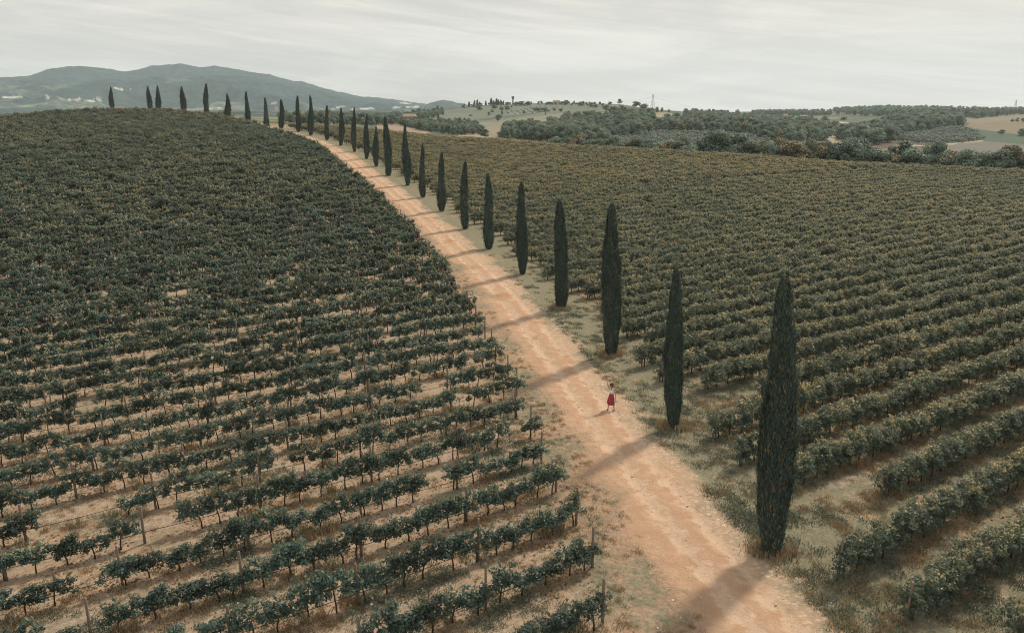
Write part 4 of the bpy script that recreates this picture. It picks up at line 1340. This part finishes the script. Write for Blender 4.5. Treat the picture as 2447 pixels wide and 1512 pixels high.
# single trees standing in the fields and on the ridges: (x, base row, height in rows, width, kind, label)
SINGLE = [(1481, 250, 12, 13, 'R', 'round tree standing alone on the skyline of the right hand ridge'), (1503, 252, 13, 18, 'B', 'taller end tree of the skyline clump right of the lone round tree'), (1520, 256, 13, 20, 'B', 'middle tree of the sloping skyline clump on the ridge'), (1538, 261, 12, 20, 'B', 'lowest tree of the sloping skyline clump on the ridge'),
          (1570, 272, 15, 13, 'R', 'dark tree just right of the pylon on the ridge'), (1582, 269, 11, 9, 'R', 'small round tree second to the right of the pylon'), (1598, 270, 8, 6, 'R', 'smallest round tree right of the pylon'), (1595, 287, 14, 24, 'B', 'wide dark bush in the pale field below the pylon'),
          (1762, 274, 11, 12, 'R', 'rounded dark tree rising above the distant conifer belt'), (1159, 331, 21, 27, 'R', 'round dark bush standing in the tan field beyond the vineyard'), (1190, 292, 17, 18, 'R', 'tree with visible trunk standing in mid hillside'), (1352, 291, 13, 18, 'R', 'small pale tree in the field left of the dark wood'),
          (1145, 264, 12, 19, 'B', 'dark tree on the upper slope below the ridge cypresses'), (1180, 262, 12, 17, 'B', 'dark tree beside the hillside orchard, left of its rows'), (1198, 266, 11, 12, 'R', 'tree at the left edge of the hillside orchard'), (1212, 263, 10, 14, 'B', 'tree above the hillside orchard rows'), (1222, 258, 5, 6, 'R', 'tiny tree above the orchard rows'),
          (1176, 270, 8, 10, 'R', 'small tree on the slope above the field line'), (1168, 277, 9, 10, 'R', 'bush at the left end of the hillside field line'), (1200, 277, 12, 9, 'R', 'narrow bush below the orchard on the hillside'), (1196, 283, 8, 12, 'R', 'low bush just above the tree with visible trunk'),
          (1252, 272, 7, 8, 'R', 'small bush in the field under the orchard'), (1283, 266, 9, 20, 'B', 'dark grove tree at left of the upper right hillside'), (1302, 267, 11, 24, 'B', 'broad dark grove tree at the top right of the hillside'), (1325, 266, 8, 12, 'R', 'round tree right of the broad grove tree'), (1340, 268, 8, 14, 'R', 'low tree at the right end of the hillside grove'),
          (1273, 286, 5, 7, 'R', 'tiny bush in the middle of the pale hillside field'), (1304, 276, 7, 4, 'R', 'slim sapling on the upper hillside'), (1126, 280, 9, 10, 'O', 'pale grey tree low on the left hillside'), (1110, 291, 9, 9, 'R', 'dark bush at the hillside foot, left one of a pair'), (1121, 291, 8, 8, 'R', 'dark bush at the hillside foot, right one of a pair'),
          (1354, 250, 10, 16, 'B', 'dark tree right of the house on the ridge'), (1342, 250, 7, 13, 'B', 'small tree close beside the house on the ridge'), (1312, 250, 6, 24, 'B', 'low tree left of the house on the ridge'), (1388, 253, 9, 18, 'B', 'dark ridge tree left of the skyline gap'), (1414, 256, 10, 14, 'B', 'dark tree on the ridge slope'), (1424, 257, 8, 10, 'B', 'small dark tree beside another on the ridge slope'),
          (1448, 266, 15, 16, 'B', 'dark tree above the head of the wood'), (1462, 266, 11, 12, 'B', 'lighter tree above the head of the wood'), (1485, 262, 10, 16, 'B', 'tree on the ridge slope under the lone round tree'), (1457, 250, 6, 12, 'B', 'small bush left of the lone round tree'),
          (1235, 252, 8, 16, 'B', 'tree at the foot of the water tower'), (1248, 252, 9, 18, 'B', 'dark tree right of the water tower'), (1261, 252, 9, 16, 'B', 'dark tree second right of the water tower'), (1214, 250, 6, 16, 'B', 'low tree left of the water tower'),
          (1826, 338, 26, 34, 'B', 'dark broad tree in front of the far wood, above the hedgerow'), (1920, 294, 11, 14, 'B', 'tree beside the green far field'), (1938, 287, 14, 9, 'R', 'upright tree below the far white houses'), (1950, 292, 7, 11, 'R', 'round bush below the far white houses'), (1972, 289, 10, 18, 'B', 'broad tree left of the far field track'), (1996, 298, 9, 16, 'B', 'dark tree on the green far field'),
          (2016, 288, 8, 14, 'B', 'tree at the top end of the far field track'), (2058, 336, 34, 40, 'B', 'large dark tree at the near edge of the far wood'), (2090, 345, 32, 38, 'B', 'dark tree standing in front of the far wood, right of the gap'), (2120, 340, 22, 22, 'B', 'smaller tree at the right corner of the far wood'), (2394, 321, 9, 16, 'B', 'bush at the edge of the tan far field'), (2447, 325, 14, 24, 'B', 'dark bush at the right end of the tan far field'),
          (2430, 293, 9, 8, 'R', 'leftmost of three trees in a row on the tan slope'), (2444, 294, 10, 9, 'R', 'middle of three trees in a row on the tan slope'), (2419, 292, 6, 8, 'R', 'low bush left of the trees on the tan slope'),
          (1005, 287, 12, 16, 'B', 'dark tree right of the farmhouse with tan roof'), (950, 290, 22, 38, 'B', 'big dark tree left of the farmhouse with tan roof'), (981, 299, 12, 11, 'R', 'dark tree in front of the farmhouse with tan roof'), (1024, 280, 12, 14, 'B', 'tree beside the white house in the valley'), (1040, 276, 12, 14, 'B', 'tree second right of the white house in the valley'),
          (536, 277, 16, 36, 'B', 'spreading dark tree on the crest left of a cypress')]
pos_, _ = hit([s[0] for s in SINGLE], [s[1] for s in SINGLE], 270)
for i, (s, P) in enumerate(zip(SINGLE, pos_)):
    d = math.hypot(P[0], P[1])
    if s[0] == 536:
        az = math.radians(float(az_of_x(536., 270.)))
        d = 345
        P = np.array([math.sin(az) * d, math.cos(az) * d, float(zg(math.sin(az) * d, math.cos(az) * d))])
        r = ray(536., 260.)
        h = H + r[2] / math.hypot(r[0], r[1]) * d - P[2]
    else:
        h = s[2] / F * d * 1.05
    P[2] -= .15
    plant('field_tree', {'R': ROUND, 'B': BROAD, 'O': OLIVE}[s[4]], P, h, s[3] / F * d * 1.1, s[5], 'tree', 'single trees on the far hillsides', i)

# cypresses on the far ridge and by the farmhouse
FC = [(1109, 253, 5), (1114, 252, 7), (1121, 253, 9), (1134, 251, 10), (1141, 251, 11), (1147, 251, 7), (1161, 250, 8), (1174, 249, 13), (1180, 250, 9), (1186, 249, 12), (1191, 249, 10), (1197, 249, 9), (1203, 249, 7), (1048, 289, 13), (1046, 262, 9), (1652, 268, 5), (1660, 269, 6), (1677, 270, 7), (1686, 270, 6), (1703, 271, 7), (1712, 271, 6), (1722, 271, 6)]
pos_, _ = hit([s[0] for s in FC], [s[1] + 3 for s in FC], 300)
for i, (s, P) in enumerate(zip(FC, pos_)):
    d = math.hypot(P[0], P[1])
    h = (s[2] + 3) / F * d
    o = empty('far_cypress', P, i)
    where = 'on the left ridge skyline' if i < 13 else 'near the valley houses' if i < 15 else 'in the distant conifer belt right of the pylon'
    j = i + 1 if i < 13 else i - 12 if i < 15 else i - 14
    tag(o, 'tiny dark cypress, %s from the left %s' % (nth(j), where), 'cypress', 'far cypresses')
    link('trunk', CT, o, sc=(1.6, 1.6, 1))
    wd = h * (.17 if i < 15 else .26)
    link('crown', CYF[i % 4], o, (0, 0, .3), 0, (wd, wd, h))

def sample(poly, n, rg, jit=None):
    xs, ys = [p[0] for p in poly], [p[1] for p in poly]
    px, py = rg.uniform(min(xs), max(xs), n * 4), rg.uniform(min(ys), max(ys), n * 4)
    k = inside(px, py, poly)
    px, py = px[k][:n], py[k][:n]
    P, ok = hit(px, py, 265)
    return P[ok]

def spaced(P, gap):
    out, cells = [], {}
    for i, p in enumerate(P):
        c = (int(p[0] // gap), int(p[1] // gap))
        if all(np.hypot(*(P[j][:2] - p[:2])) >= gap for a in (-1, 0, 1) for b in (-1, 0, 1) for j in cells.get((c[0] + a, c[1] + b), [])):
            cells.setdefault(c, []).append(i)
            out.append(p)
    return np.array(out)

def wood(label, poly, n, gap, h0, h1, wr, kinds, seed, name='woodland', cat='wood'):
    rg = np.random.default_rng(seed)
    P = spaced(sample(poly, n, rg), gap)
    P[:, 2] -= .2
    m = len(P)
    h = rg.uniform(h0, h1, m)
    w = h * wr * rg.uniform(.85, 1.25, m) / .86
    scatter(name, label, cat, P, rg.uniform(0, 6.28, m), np.stack([w, w, h], -1), rg.integers(0, len(kinds), m), kinds)
    return P

BR = [a[2] for a in BROAD]
MIXED = BR + [a[2] for a in ROUND] + [AUT[0][2]]
OL = [a[2] for a in OLIVE]
wood('dense dark wood on the spur below the lone round tree', [(1196, 336), (1230, 321), (1330, 304), (1352, 290), (1400, 284), (1440, 288), (1475, 277), (1556, 279), (1563, 302), (1558, 320), (1500, 332), (1456, 340), (1440, 349), (1360, 347), (1270, 341)], 3000, 6.6, 6.5, 12, .9, MIXED, 1)
wood('wood stretching behind the grey green olive grove', [(1560, 308), (1640, 289), (1730, 286), (1800, 284), (1880, 294), (1930, 304), (1983, 320), (1978, 338), (1900, 342), (1830, 332), (1700, 318), (1563, 316)], 2600, 7.4, 6.5, 11.5, .9, MIXED, 2)
wood('wood on the rounded far hill at right', [(2000, 330), (2030, 318), (2090, 305), (2130, 290), (2200, 280), (2288, 282), (2301, 303), (2260, 304), (2200, 318), (2150, 325), (2140, 337), (2090, 347), (2050, 340), (2010, 340)], 2400, 8, 7.5, 12.5, .9, BR + [a[2] for a in ROUND], 3)
wood('thin wooded ridge along the far right skyline', [(1990, 264), (2050, 260), (2100, 257), (2160, 262), (2300, 260), (2447, 266), (2500, 266), (2500, 270), (2400, 277), (2330, 284), (2300, 277), (2200, 274), (2100, 279), (2000, 274)], 2600, 11, 9, 14, .95, BR, 4)
wood('scrub and small trees in the valley below the farmhouse', [(955, 300), (990, 293), (1050, 297), (1100, 294), (1150, 305), (1152, 322), (1090, 324), (1010, 314)], 1200, 5.0, 3.5, 6.5, .95, MIXED, 5)
wood('trees and scrub beyond the crest, behind the far cypresses', [(664, 289), (740, 282), (800, 284), (960, 285), (962, 298), (900, 301), (780, 300), (690, 296)], 1100, 6.0, 4.5, 8, .95, MIXED, 6)
wood('dark conifer belt on the distant saddle right of the pylon', [(1632, 276), (1660, 273), (1740, 273), (1752, 278), (1720, 284), (1650, 284)], 700, 7, 6, 10, .8, BR, 7)
wood('wooded knoll behind the far white houses', [(1796, 271), (1850, 268), (1910, 269), (1985, 270), (1985, 276), (1900, 278), (1810, 276)], 900, 9, 7, 11, .95, BR, 8)
wood('low trees along the top of the hillside ridge', [(1100, 256), (1180, 249), (1260, 247), (1320, 247), (1400, 248), (1450, 251), (1450, 254), (1300, 251), (1180, 253), (1105, 259)], 500, 12, 3, 5.5, 1.0, BR, 9)
wood('trees in the gap before the small far hill', [(930, 284), (1000, 270), (1060, 266), (1060, 275), (1030, 284), (1000, 290)], 320, 9, 5, 8, .95, MIXED, 10)
wood('scattered scrub across the middle valley', [(1760, 296), (1900, 300), (1990, 318), (2000, 300), (1900, 282), (1790, 285)], 160, 10, 4, 7, 1.0, MIXED, 11)

def grove(label, poly, gap, ang, h0, h1, seed):
    """trees planted on a grid"""
    rg = np.random.default_rng(seed)
    P = sample(poly, 2500, rg)
    a = np.array([math.cos(ang), math.sin(ang)])
    b = np.array([-math.sin(ang), math.cos(ang)])
    cells = {}
    for p in P:
        cells[(round(float(p[:2] @ a) / gap), round(float(p[:2] @ b) / gap))] = 1
    ij = np.array(list(cells), float) * gap
    XY = ij[:, :1] * a + ij[:, 1:] * b + rg.normal(0, .5, (len(ij), 2))
    Z = zg(XY[:, 0], XY[:, 1]) - .1
    m = len(XY)
    h = rg.uniform(h0, h1, m)
    w = h * rg.uniform(.95, 1.25, m) / .86
    scatter('olive_grove', label, 'olive grove', np.concatenate([XY, Z[:, None]], 1), rg.uniform(0, 6.28, m), np.stack([w, w, h], -1), rg.integers(0, len(OL), m), OL)
grove('grey green olive grove in front of the dark wood', [(1456, 350), (1500, 334), (1558, 321), (1700, 321), (1800, 331), (1830, 345), (1700, 362), (1560, 357), (1480, 353)], 5.6, .35, 3.2, 4.4, 20)
grove('small olive grove on the rounded slope below the right hand wood', [(2146, 338), (2160, 327), (2200, 319), (2290, 306), (2330, 321), (2344, 335), (2280, 343), (2200, 343)], 5.8, .8, 3.4, 4.4, 21)
grove('orchard in neat rows high on the hillside under the ridge', [(1216, 268), (1300, 256), (1340, 258), (1290, 269), (1230, 275)], 11, .9, 2.2, 3.0, 22)
grove('orchard rows below the far white houses', [(1805, 280), (1920, 281), (1950, 288), (1870, 296), (1800, 290)], 12, .7, 3, 4, 23)

# ------------------------------------------------------------------ houses, water tower, pylons
def house(x, yb, wpx, hpx, label, wall=None, rz=0.0, roof=.35, d=None, dep=.7):
    if d is None:
        P = hit([x], [yb], 270)[0][0]
        d = math.hypot(P[0], P[1])
    else:
        az = math.radians(float(az_of_x(float(x), float(yb))))
        r = ray(float(x), float(yb))
        P = np.array([math.sin(az) * d, math.cos(az) * d, H + r[2] / math.hypot(r[0], r[1]) * d])
    w, h = wpx / F * d, hpx / F * d
    hw = h * (1 - roof)
    dd = w * dep
    o = empty('farmhouse', P, rz - math.atan2(P[0], P[1]))
    tag(o, label, 'house', 'far houses')
    b = MB()
    b.box((0, 0, hw / 2 - 1), (w, dd, hw + 2))
    v = [(-w / 2, -dd / 2, hw), (-w / 2, dd / 2, hw), (-w / 2, 0, h * .97), (w / 2, -dd / 2, hw), (w / 2, dd / 2, hw), (w / 2, 0, h * .97)]
    b.add(v, None, [(0, 2, 1), (3, 4, 5)])
    link('wall', b.mesh('house_wall', wall or M_WALL), o)
    b = MB()
    e = .06 * w
    th = .25
    for s in (-1, 1):
        y0, y1 = s * (dd / 2 + e), 0
        z0, z1 = hw - e * .5, h
        q = [(-w / 2 - e, y0, z0), (w / 2 + e, y0, z0), (w / 2 + e, y1, z1), (-w / 2 - e, y1, z1)]
        q2 = [(a, bb, c + th) for a, bb, c in q]
        b.add(q + q2, [(0, 1, 2, 3), (7, 6, 5, 4), (0, 4, 5, 1), (1, 5, 6, 2), (3, 2, 6, 7), (0, 3, 7, 4)])
    rf = link('roof', b.mesh('house_roof', M_ROOF), o)
    b = MB()
    b.box((w * .2, dd * .1, h * 1.02), (w * .06, w * .06, h * .2))
    link('chimney', b.mesh('chimney', M_WALLT), rf)
    n = max(2, int(w / 4))
    for i in range(n):
        b = MB()
        b.box((-w / 2 + w * (i + .5) / n, -dd / 2 - .02, hw * .55), (min(1.3, w / n * .4), .12, min(1.7, hw * .4)))
        link('window', b.mesh('house_window', M_GLASS), o)
    return o
house(977, 289, 30, 15, 'long farmhouse with tan roof among trees in the valley', M_WALLT, .25)
house(1014, 277, 11, 9, 'small white house right of the tan roofed farmhouse', None, -.4)
house(1330, 250, 14, 9, 'pale house on the ridge right of the water tower', None, .3)
house(1876, 281, 10, 7, 'white house on the far slope, left one of two', None, .5)
house(1921, 281, 14, 5, 'long low white house on the far slope, right one of two', None, -.3)
house(726, 290, 16, 20, 'house with red roof rising among trees behind the cypresses', None, .2, d=520)
house(770, 291, 12, 12, 'pale house right of the red roofed house', None, -.3, d=560)
house(800, 292, 14, 12, 'low pale house near the far cypresses', None, .6, d=560)
house(447, 274, 9, 9, 'white house peeping over the left hill crest', None, .1, d=520)
house(398, 268, 22, 8, 'long pale building just over the left hill crest', None, .1, d=560)
house(290, 266, 14, 9, 'tan roofed building over the left crest beside the last cypress', M_WALLT, -.2, d=560)
house(2012, 277, 8, 6, 'small cream house at the foot of the far right ridge', None, .2)
house(2094, 275, 7, 5, 'leftmost white house on the far right ridge', None, .2)
house(2108, 276, 6, 4, 'white house second on the far right ridge', None, -.4)
house(2140, 281, 7, 8, 'white house with steep gable right of the far ridge houses', None, .5)
house(660, 262, 6, 5, 'tiny white house at the mountain foot, right of a cypress', None, .2, d=2500)
house(140, 262, 6, 5, 'tiny white house at the mountain foot, far left', None, .2, d=2500)

P = hit([1225.7], [251], 300)[0][0]
d = math.hypot(P[0], P[1])
u = d / F
o = empty('water_tower', P)
tag(o, 'mushroom shaped concrete water tower on the ridge skyline', 'water tower')
b = MB()
b.lathe([(2.0 * u, -2), (1.7 * u, 4 * u), (1.5 * u, 13 * u)], 20)
link('shaft', b.mesh('tower_shaft', M_CONC, True), o)
b = MB()
b.lathe([(1.5 * u, 12 * u), (3.1 * u, 15 * u), (3.3 * u, 17.5 * u), (3.0 * u, 18.6 * u), (.2 * u, 19.2 * u)], 20)
link('tank', b.mesh('tower_tank', M_CONC, True), o)

def pylon(x, yb, hpx, wpx, label, d=None):
    if d is None:
        P = hit([x], [yb], 300)[0][0]
        d = math.hypot(P[0], P[1])
    else:
        az = math.radians(float(az_of_x(float(x), float(yb))))
        r = ray(float(x), float(yb))
        P = np.array([math.sin(az) * d, math.cos(az) * d, H + r[2] / math.hypot(r[0], r[1]) * d])
    h, w = hpx / F * d, wpx / F * d / 2
    t = .00009 * d
    o = empty('pylon', P, .5)
    tag(o, label, 'pylon', 'power pylons on the skyline')
    hb = h * .78
    def cor(z, s, q):
        k = 1 - .78 * min(z / hb, 1)
        return (s * w * k, q * w * k, z)
    for s, q in ((-1, -1), (1, -1), (1, 1), (-1, 1)):
        b = MB()
        b.tube([cor(-1, s, q), cor(hb, s, q), (cor(hb, s, q)[0] * .8, cor(hb, s, q)[1] * .8, h)], t, 4)
        link('leg', b.mesh('pylon_leg', M_STEEL), o)
    b = MB()
    zs = np.linspace(0, h * .97, 9)
    for i in range(8):
        for (s, q), (s2, q2) in (((-1, -1), (1, -1)), ((1, -1), (1, 1)), ((1, 1), (-1, 1)), ((-1, 1), (-1, -1))):
            b.tube([cor(zs[i], s, q), cor(zs[i + 1], s2, q2)], t * .55, 4)
            b.tube([cor(zs[i], s2, q2), cor(zs[i + 1], s, q)], t * .55, 4)
    link('bracing', b.mesh('pylon_bracing', M_STEEL), o)
    for zz, L in ((h * .8, .95), (h * .9, .75)):
        b = MB()
        b.tube([(-w * L, 0, zz), (0, 0, zz + h * .03), (w * L, 0, zz)], t * .8, 4)
        b.tube([(-w * L, 0, zz), (0, 0, zz - h * .02), (w * L, 0, zz)], t * .6, 4)
        link('cross_arm', b.mesh('pylon_arm', M_STEEL), o)
    return P, h, d
pA, hA, dA = pylon(1559, 263, 35, 8.5, 'tall lattice pylon on the ridge skyline above the wood')
pB, hB, dB = pylon(2425, 263, 25, 7.5, 'pale lattice pylon on the far right skyline')
for i, (x, y, sag, lab) in enumerate([(1790, 275, 5, 'faint power line sloping down to the right from the ridge pylon'), (1470, 243, 2, 'faint power line running left from the ridge pylon')]):
    A_ = pA + np.array([0, 0, hA * .82])
    az = math.radians(float(az_of_x(float(x), float(y))))
    dd = 1500 if i == 0 else 1250
    r = ray(float(x), float(y))
    B_ = np.array([math.sin(az) * dd, math.cos(az) * dd, H + r[2] / math.hypot(r[0], r[1]) * dd])
    t = np.linspace(0, 1, 40)[:, None]
    V = A_ * (1 - t) + B_ * t
    V[:, 2] -= sag * 4 * (t * (1 - t))[:, 0]
    b = MB()
    b.tube(V, .07, 4)
    tag(link('power_line', b.mesh('power_line', M_STEEL)), lab, 'power line')

# ------------------------------------------------------------------ the woman on the track
def skinned(name, verts, edges, radii, mat, parent, sub=2, root=0):
    me = bpy.data.meshes.new(name)
    me.from_pydata([tuple(v) for v in verts], edges, [])
    tmp = bpy.data.objects.new(name, me)
    COL.objects.link(tmp)
    sk = tmp.modifiers.new('skin', 'SKIN')
    sk.use_smooth_shade = True
    for i, v in enumerate(me.skin_vertices[0].data):
        q = radii[i]
        v.radius = q if hasattr(q, '__len__') else (q, q)
        v.use_root = i == root
    ss = tmp.modifiers.new('sub', 'SUBSURF')
    ss.levels = ss.render_levels = sub
    dg = bpy.context.evaluated_depsgraph_get()
    out = bpy.data.meshes.new_from_object(tmp.evaluated_get(dg))
    bpy.data.objects.remove(tmp)
    out.materials.clear()
    out.materials.append(mat)
    return link(name, out, parent)

M_SKIN = simple('skin', (.5, .29, .2), .55, .08, 6, .3)
M_SKIRT = simple('crimson_cloth', (.32, .055, .07), .85, .2, 9, .1, .3)
M_TOP = simple('white_cotton', (.75, .76, .77), .85, .06, 9, .1)
M_HAIR = simple('dark_brown_hair', (.035, .02, .014), .55, .3, 25, .3)
M_HAT = simple('brown_straw', (.09, .05, .03), .8, .25, 30, .2)
M_SAND = simple('tan_leather', (.16, .085, .045), .6, .2, 12, .3)
M_DARK = simple('dark_lens', (.015, .013, .013), .15, .1, 5, .5)
M_BAG = simple('white_leather', (.7, .68, .64), .5, .08, 8, .3)
WP = hit([1460], [978], 20)[0][0]
wo_ = empty('person', WP, -math.atan2(WP[0], WP[1]) - .12)
tag(wo_, 'woman in white top and crimson midi skirt on the track, right arm raised', 'person')
BV, BE, BR_ = [], [], []
def bone(p, r, par=None):
    BV.append(p)
    BR_.append(r)
    if par is not None:
        BE.append((par, len(BV) - 1))
    return len(BV) - 1
pel = bone((0, 0, .92), (.135, .105))
wst = bone((0, 0, 1.07), (.105, .08), pel)
chs = bone((0, -.01, 1.22), (.13, .095), wst)
upc = bone((0, 0, 1.34), (.12, .075), chs)
nk = bone((0, 0, 1.425), (.045, .045), upc)
nk2 = bone((0, -.012, 1.48), (.047, .05), nk)
hd = bone((0, -.02, 1.56), (.073, .086), nk2)
hd2 = bone((0, -.015, 1.625), (.066, .076), hd)
bone((0, -.115, 1.545), (.011, .012), hd)                     # nose
bone((-.08, -.01, 1.55), (.01, .02), hd)                      # ears
bone((.08, -.01, 1.55), (.01, .02), hd)
hands = []
for s, pts in ((-1, [(-.15, 0, 1.37), (-.22, -.02, 1.55), (-.275, -.03, 1.72), (-.31, -.03, 1.86), (-.32, -.035, 1.92)]), (1, [(.15, 0, 1.36), (.215, .01, 1.22), (.245, .01, 1.07), (.25, -.02, .87), (.25, -.03, .81)])):
    q = upc
    for p, r in zip(pts, (.05, .042, .036, .026, .03)):
        q = bone(p, r, q)
    hands.append((s, q))
for s, q in hands:
    o_ = BV[q]
    up = 1 if s < 0 else -1
    pm = bone((o_[0], o_[1] - .005, o_[2] + up * .045), (.034, .016), q)
    c = BV[pm]
    for kf, (dx, ln) in enumerate(((-.03, .07), (-.01, .08), (.01, .076), (.03, .06))):
        f1 = bone((c[0] + dx, c[1], c[2] + up * .03), .0105, pm)
        f2 = bone((c[0] + dx * 1.3, c[1] - .012, c[2] + up * (.03 + ln * .5)), .0095, f1)
        bone((c[0] + dx * 1.35, c[1] - (.012 if s < 0 else .04), c[2] + up * (.03 + ln * .9)), .0085, f2)
    th1 = bone((o_[0] - s * .04, o_[1] - .012, o_[2] + up * .035), .0115, q)
    bone((o_[0] - s * .058, o_[1] - .022, o_[2] + up * .07), .0095, th1)
for s, pts in ((-1, [(-.085, 0, .84), (-.12, -.05, .5), (-.165, .02, .28), (-.18, .03, .09), (-.185, -.06, .035), (-.19, -.15, .03)]), (1, [(.085, 0, .84), (.125, -.03, .5), (.165, .0, .28), (.185, .02, .09), (.19, -.07, .035), (.195, -.16, .03)])):
    q = pel
    for p, r in zip(pts, (.09, .062, .052, .034, .034, .028)):
        q = bone(p, r, q)
skinned('body', BV, BE, BR_, M_SKIN, wo_)

def tube_cloth(name, rings, mat, parent, k=36, folds=0.0, nf=9):
    """rings: (z, cx, cy, rx, ry)"""
    b = MB()
    rings = np.array(rings, float)
    zz = np.linspace(rings[0, 0], rings[-1, 0], 26)
    o = np.argsort(rings[:, 0])
    vals = [np.interp(zz, rings[o, 0], rings[o, c]) for c in range(1, 5)]
    th = np.arange(k) * 2 * math.pi / k
    amt = np.linspace(0, 1, 26)[:, None] * folds
    f = 1 + amt * np.sin(th * nf + zz[:, None] * 3) + amt * .5 * np.sin(th * 4 + 1)
    X = vals[0][:, None] + vals[2][:, None] * np.cos(th) * f
    Y = vals[1][:, None] + vals[3][:, None] * np.sin(th) * f
    V = np.stack([X, Y, np.repeat(zz[:, None], k, 1)], -1)
    V2 = V.copy()
    V2[..., 0] = vals[0][:, None] + (V[..., 0] - vals[0][:, None]) * .95
    V2[..., 1] = vals[1][:, None] + (V[..., 1] - vals[1][:, None]) * .95
    V = np.concatenate([V, V2[::-1]], 0)
    n = len(V)
    i, j = np.meshgrid(np.arange(n - 1), np.arange(k), indexing='ij')
    q = np.stack([i * k + j, i * k + (j + 1) % k, (i + 1) * k + (j + 1) % k, (i + 1) * k + j], -1).reshape(-1, 4)
    b.add(V.reshape(-1, 3), q)
    return link(name, b.mesh(name, mat, True), parent)
tube_cloth('skirt', [(1.1, 0, 0, .118, .095), (1.0, 0, 0, .14, .115), (.88, -.01, 0, .168, .14), (.62, -.03, -.01, .225, .17), (.45, -.025, 0, .235, .17), (.33, 0, 0, .205, .15)], M_SKIRT, wo_, folds=.055)
tube_cloth('top', [(1.33, 0, -.01, .128, .098), (1.28, 0, -.02, .142, .118), (1.22, 0, -.02, .145, .122), (1.14, 0, -.005, .122, .1), (1.07, 0, 0, .118, .094)], M_TOP, wo_, folds=.015)
b = MB()
for s in (-1, 1):
    b.tube([(s * .07, -.115, 1.31), (s * .085, -.075, 1.4), (s * .085, 0, 1.425), (s * .08, .07, 1.38), (s * .07, .095, 1.3)], .013, 6)
link('shoulder_strap', b.mesh('shoulder_strap', M_TOP, True), wo_)
b = MB()
def hair_wob(v):
    v = v.copy()
    a = np.arctan2(v[..., 1], v[..., 0])
    f = 1 + .07 * np.sin(a * 7 + v[..., 2] * 50)
    v[..., 0] *= f
    v[..., 1] *= f
    return v
b.lathe([(.07, 1.5), (.098, 1.54), (.104, 1.6), (.098, 1.65), (.06, 1.7), (.01, 1.715)], 28, (0, .025, 0), True, 1, 1, hair_wob)
link('hair', b.mesh('hair', M_HAIR, True), wo_)
b = MB()
b.lathe([(.148, 1.645), (.15, 1.652), (.1, 1.668), (.095, 1.72), (.08, 1.755), (.02, 1.765)], 28, (0, .01, 0))
link('hat', b.mesh('hat', M_HAT, True), wo_)
b = MB()
for s in (-1, 1):
    b.lathe([(.001, -.006), (.027, -.004), (.027, .004), (.001, .006)], 12, (0, 0, 0))
    v = b.v[-1]
    v[:] = np.stack([v[:, 0] + s * .033, v[:, 2] - .118, v[:, 1] + 1.575], -1)
b.tube([(-.03, -.122, 1.58), (0, -.126, 1.582), (.03, -.122, 1.58)], .004, 5)
link('sunglasses', b.mesh('sunglasses', M_DARK, True), wo_)
for s, x, y in ((-1, -.187, .03), (1, .192, .02)):
    b = MB()
    b.tube([(x, y + .045, .012), (x, y - .02, .012), (x * 1.01, y - .1, .01), (x * 1.03, y - .2, .01)], [.03, .036, .046, .032], 8)
    for yy_ in (-.13, -.06):
        b.tube([(x - .042, y + yy_, .02), (x - .02, y + yy_, .068), (x + .02, y + yy_, .068), (x + .042, y + yy_, .02)], .009, 5)
    b.tube([(x - .035, y + .02, .1), (x, y - .04, .105), (x + .035, y + .02, .1), (x, y + .045, .1), (x - .035, y + .02, .1)], .008, 5)
    link('sandal', b.mesh('sandal', M_SAND, True), wo_)
R3 = Matrix.Rotation(wo_.rotation_euler[2], 3, 'Z')
bp = R3 @ Vector((.262, -.05, .52))
bo = empty('handbag', (WP[0] + bp.x, WP[1] + bp.y, WP[2] + bp.z), wo_.rotation_euler[2])
tag(bo, "small white handbag with dark flap hanging from the woman's left hand", 'handbag')
b = MB()
b.lathe([(.07, 0), (.085, .02), (.085, .13), (.07, .16)], 16, (0, 0, 0), True, .95, .5)
link('bag_body', b.mesh('bag_body', M_BAG, True), bo)
b = MB()
b.box((.045, -.03, .1), (.06, .05, .08))
link('flap', b.mesh('bag_flap', M_DARK), bo)
b = MB()
b.tube([(-.06, 0, .15), (-.045, .0, .21), (-.012, .01, .245), (.02, 0, .21), (.06, 0, .15)], .007, 6)
link('handle', b.mesh('bag_handle', M_BAG, True), bo)

# ------------------------------------------------------------------ air
b = MB()
b.box((0, 2000, 195), (17000, 12400, 640))
hm, hn = new_mat('hazy_air')
pv = hn.new('ShaderNodeVolumePrincipled')
pv.inputs['Color'].default_value = (.78, .92, 1.0, 1)
pv.inputs['Density'].default_value = 0.00009
pv.inputs['Anisotropy'].default_value = 0.0
ho = hn.new('ShaderNodeOutputMaterial')
hn.l.new(pv.outputs[0], ho.inputs['Volume'])
hz_ = link('haze', b.mesh('haze', hm))
tag(hz_, 'thin pale haze hanging over the whole valley', 'haze', kind='stuff')
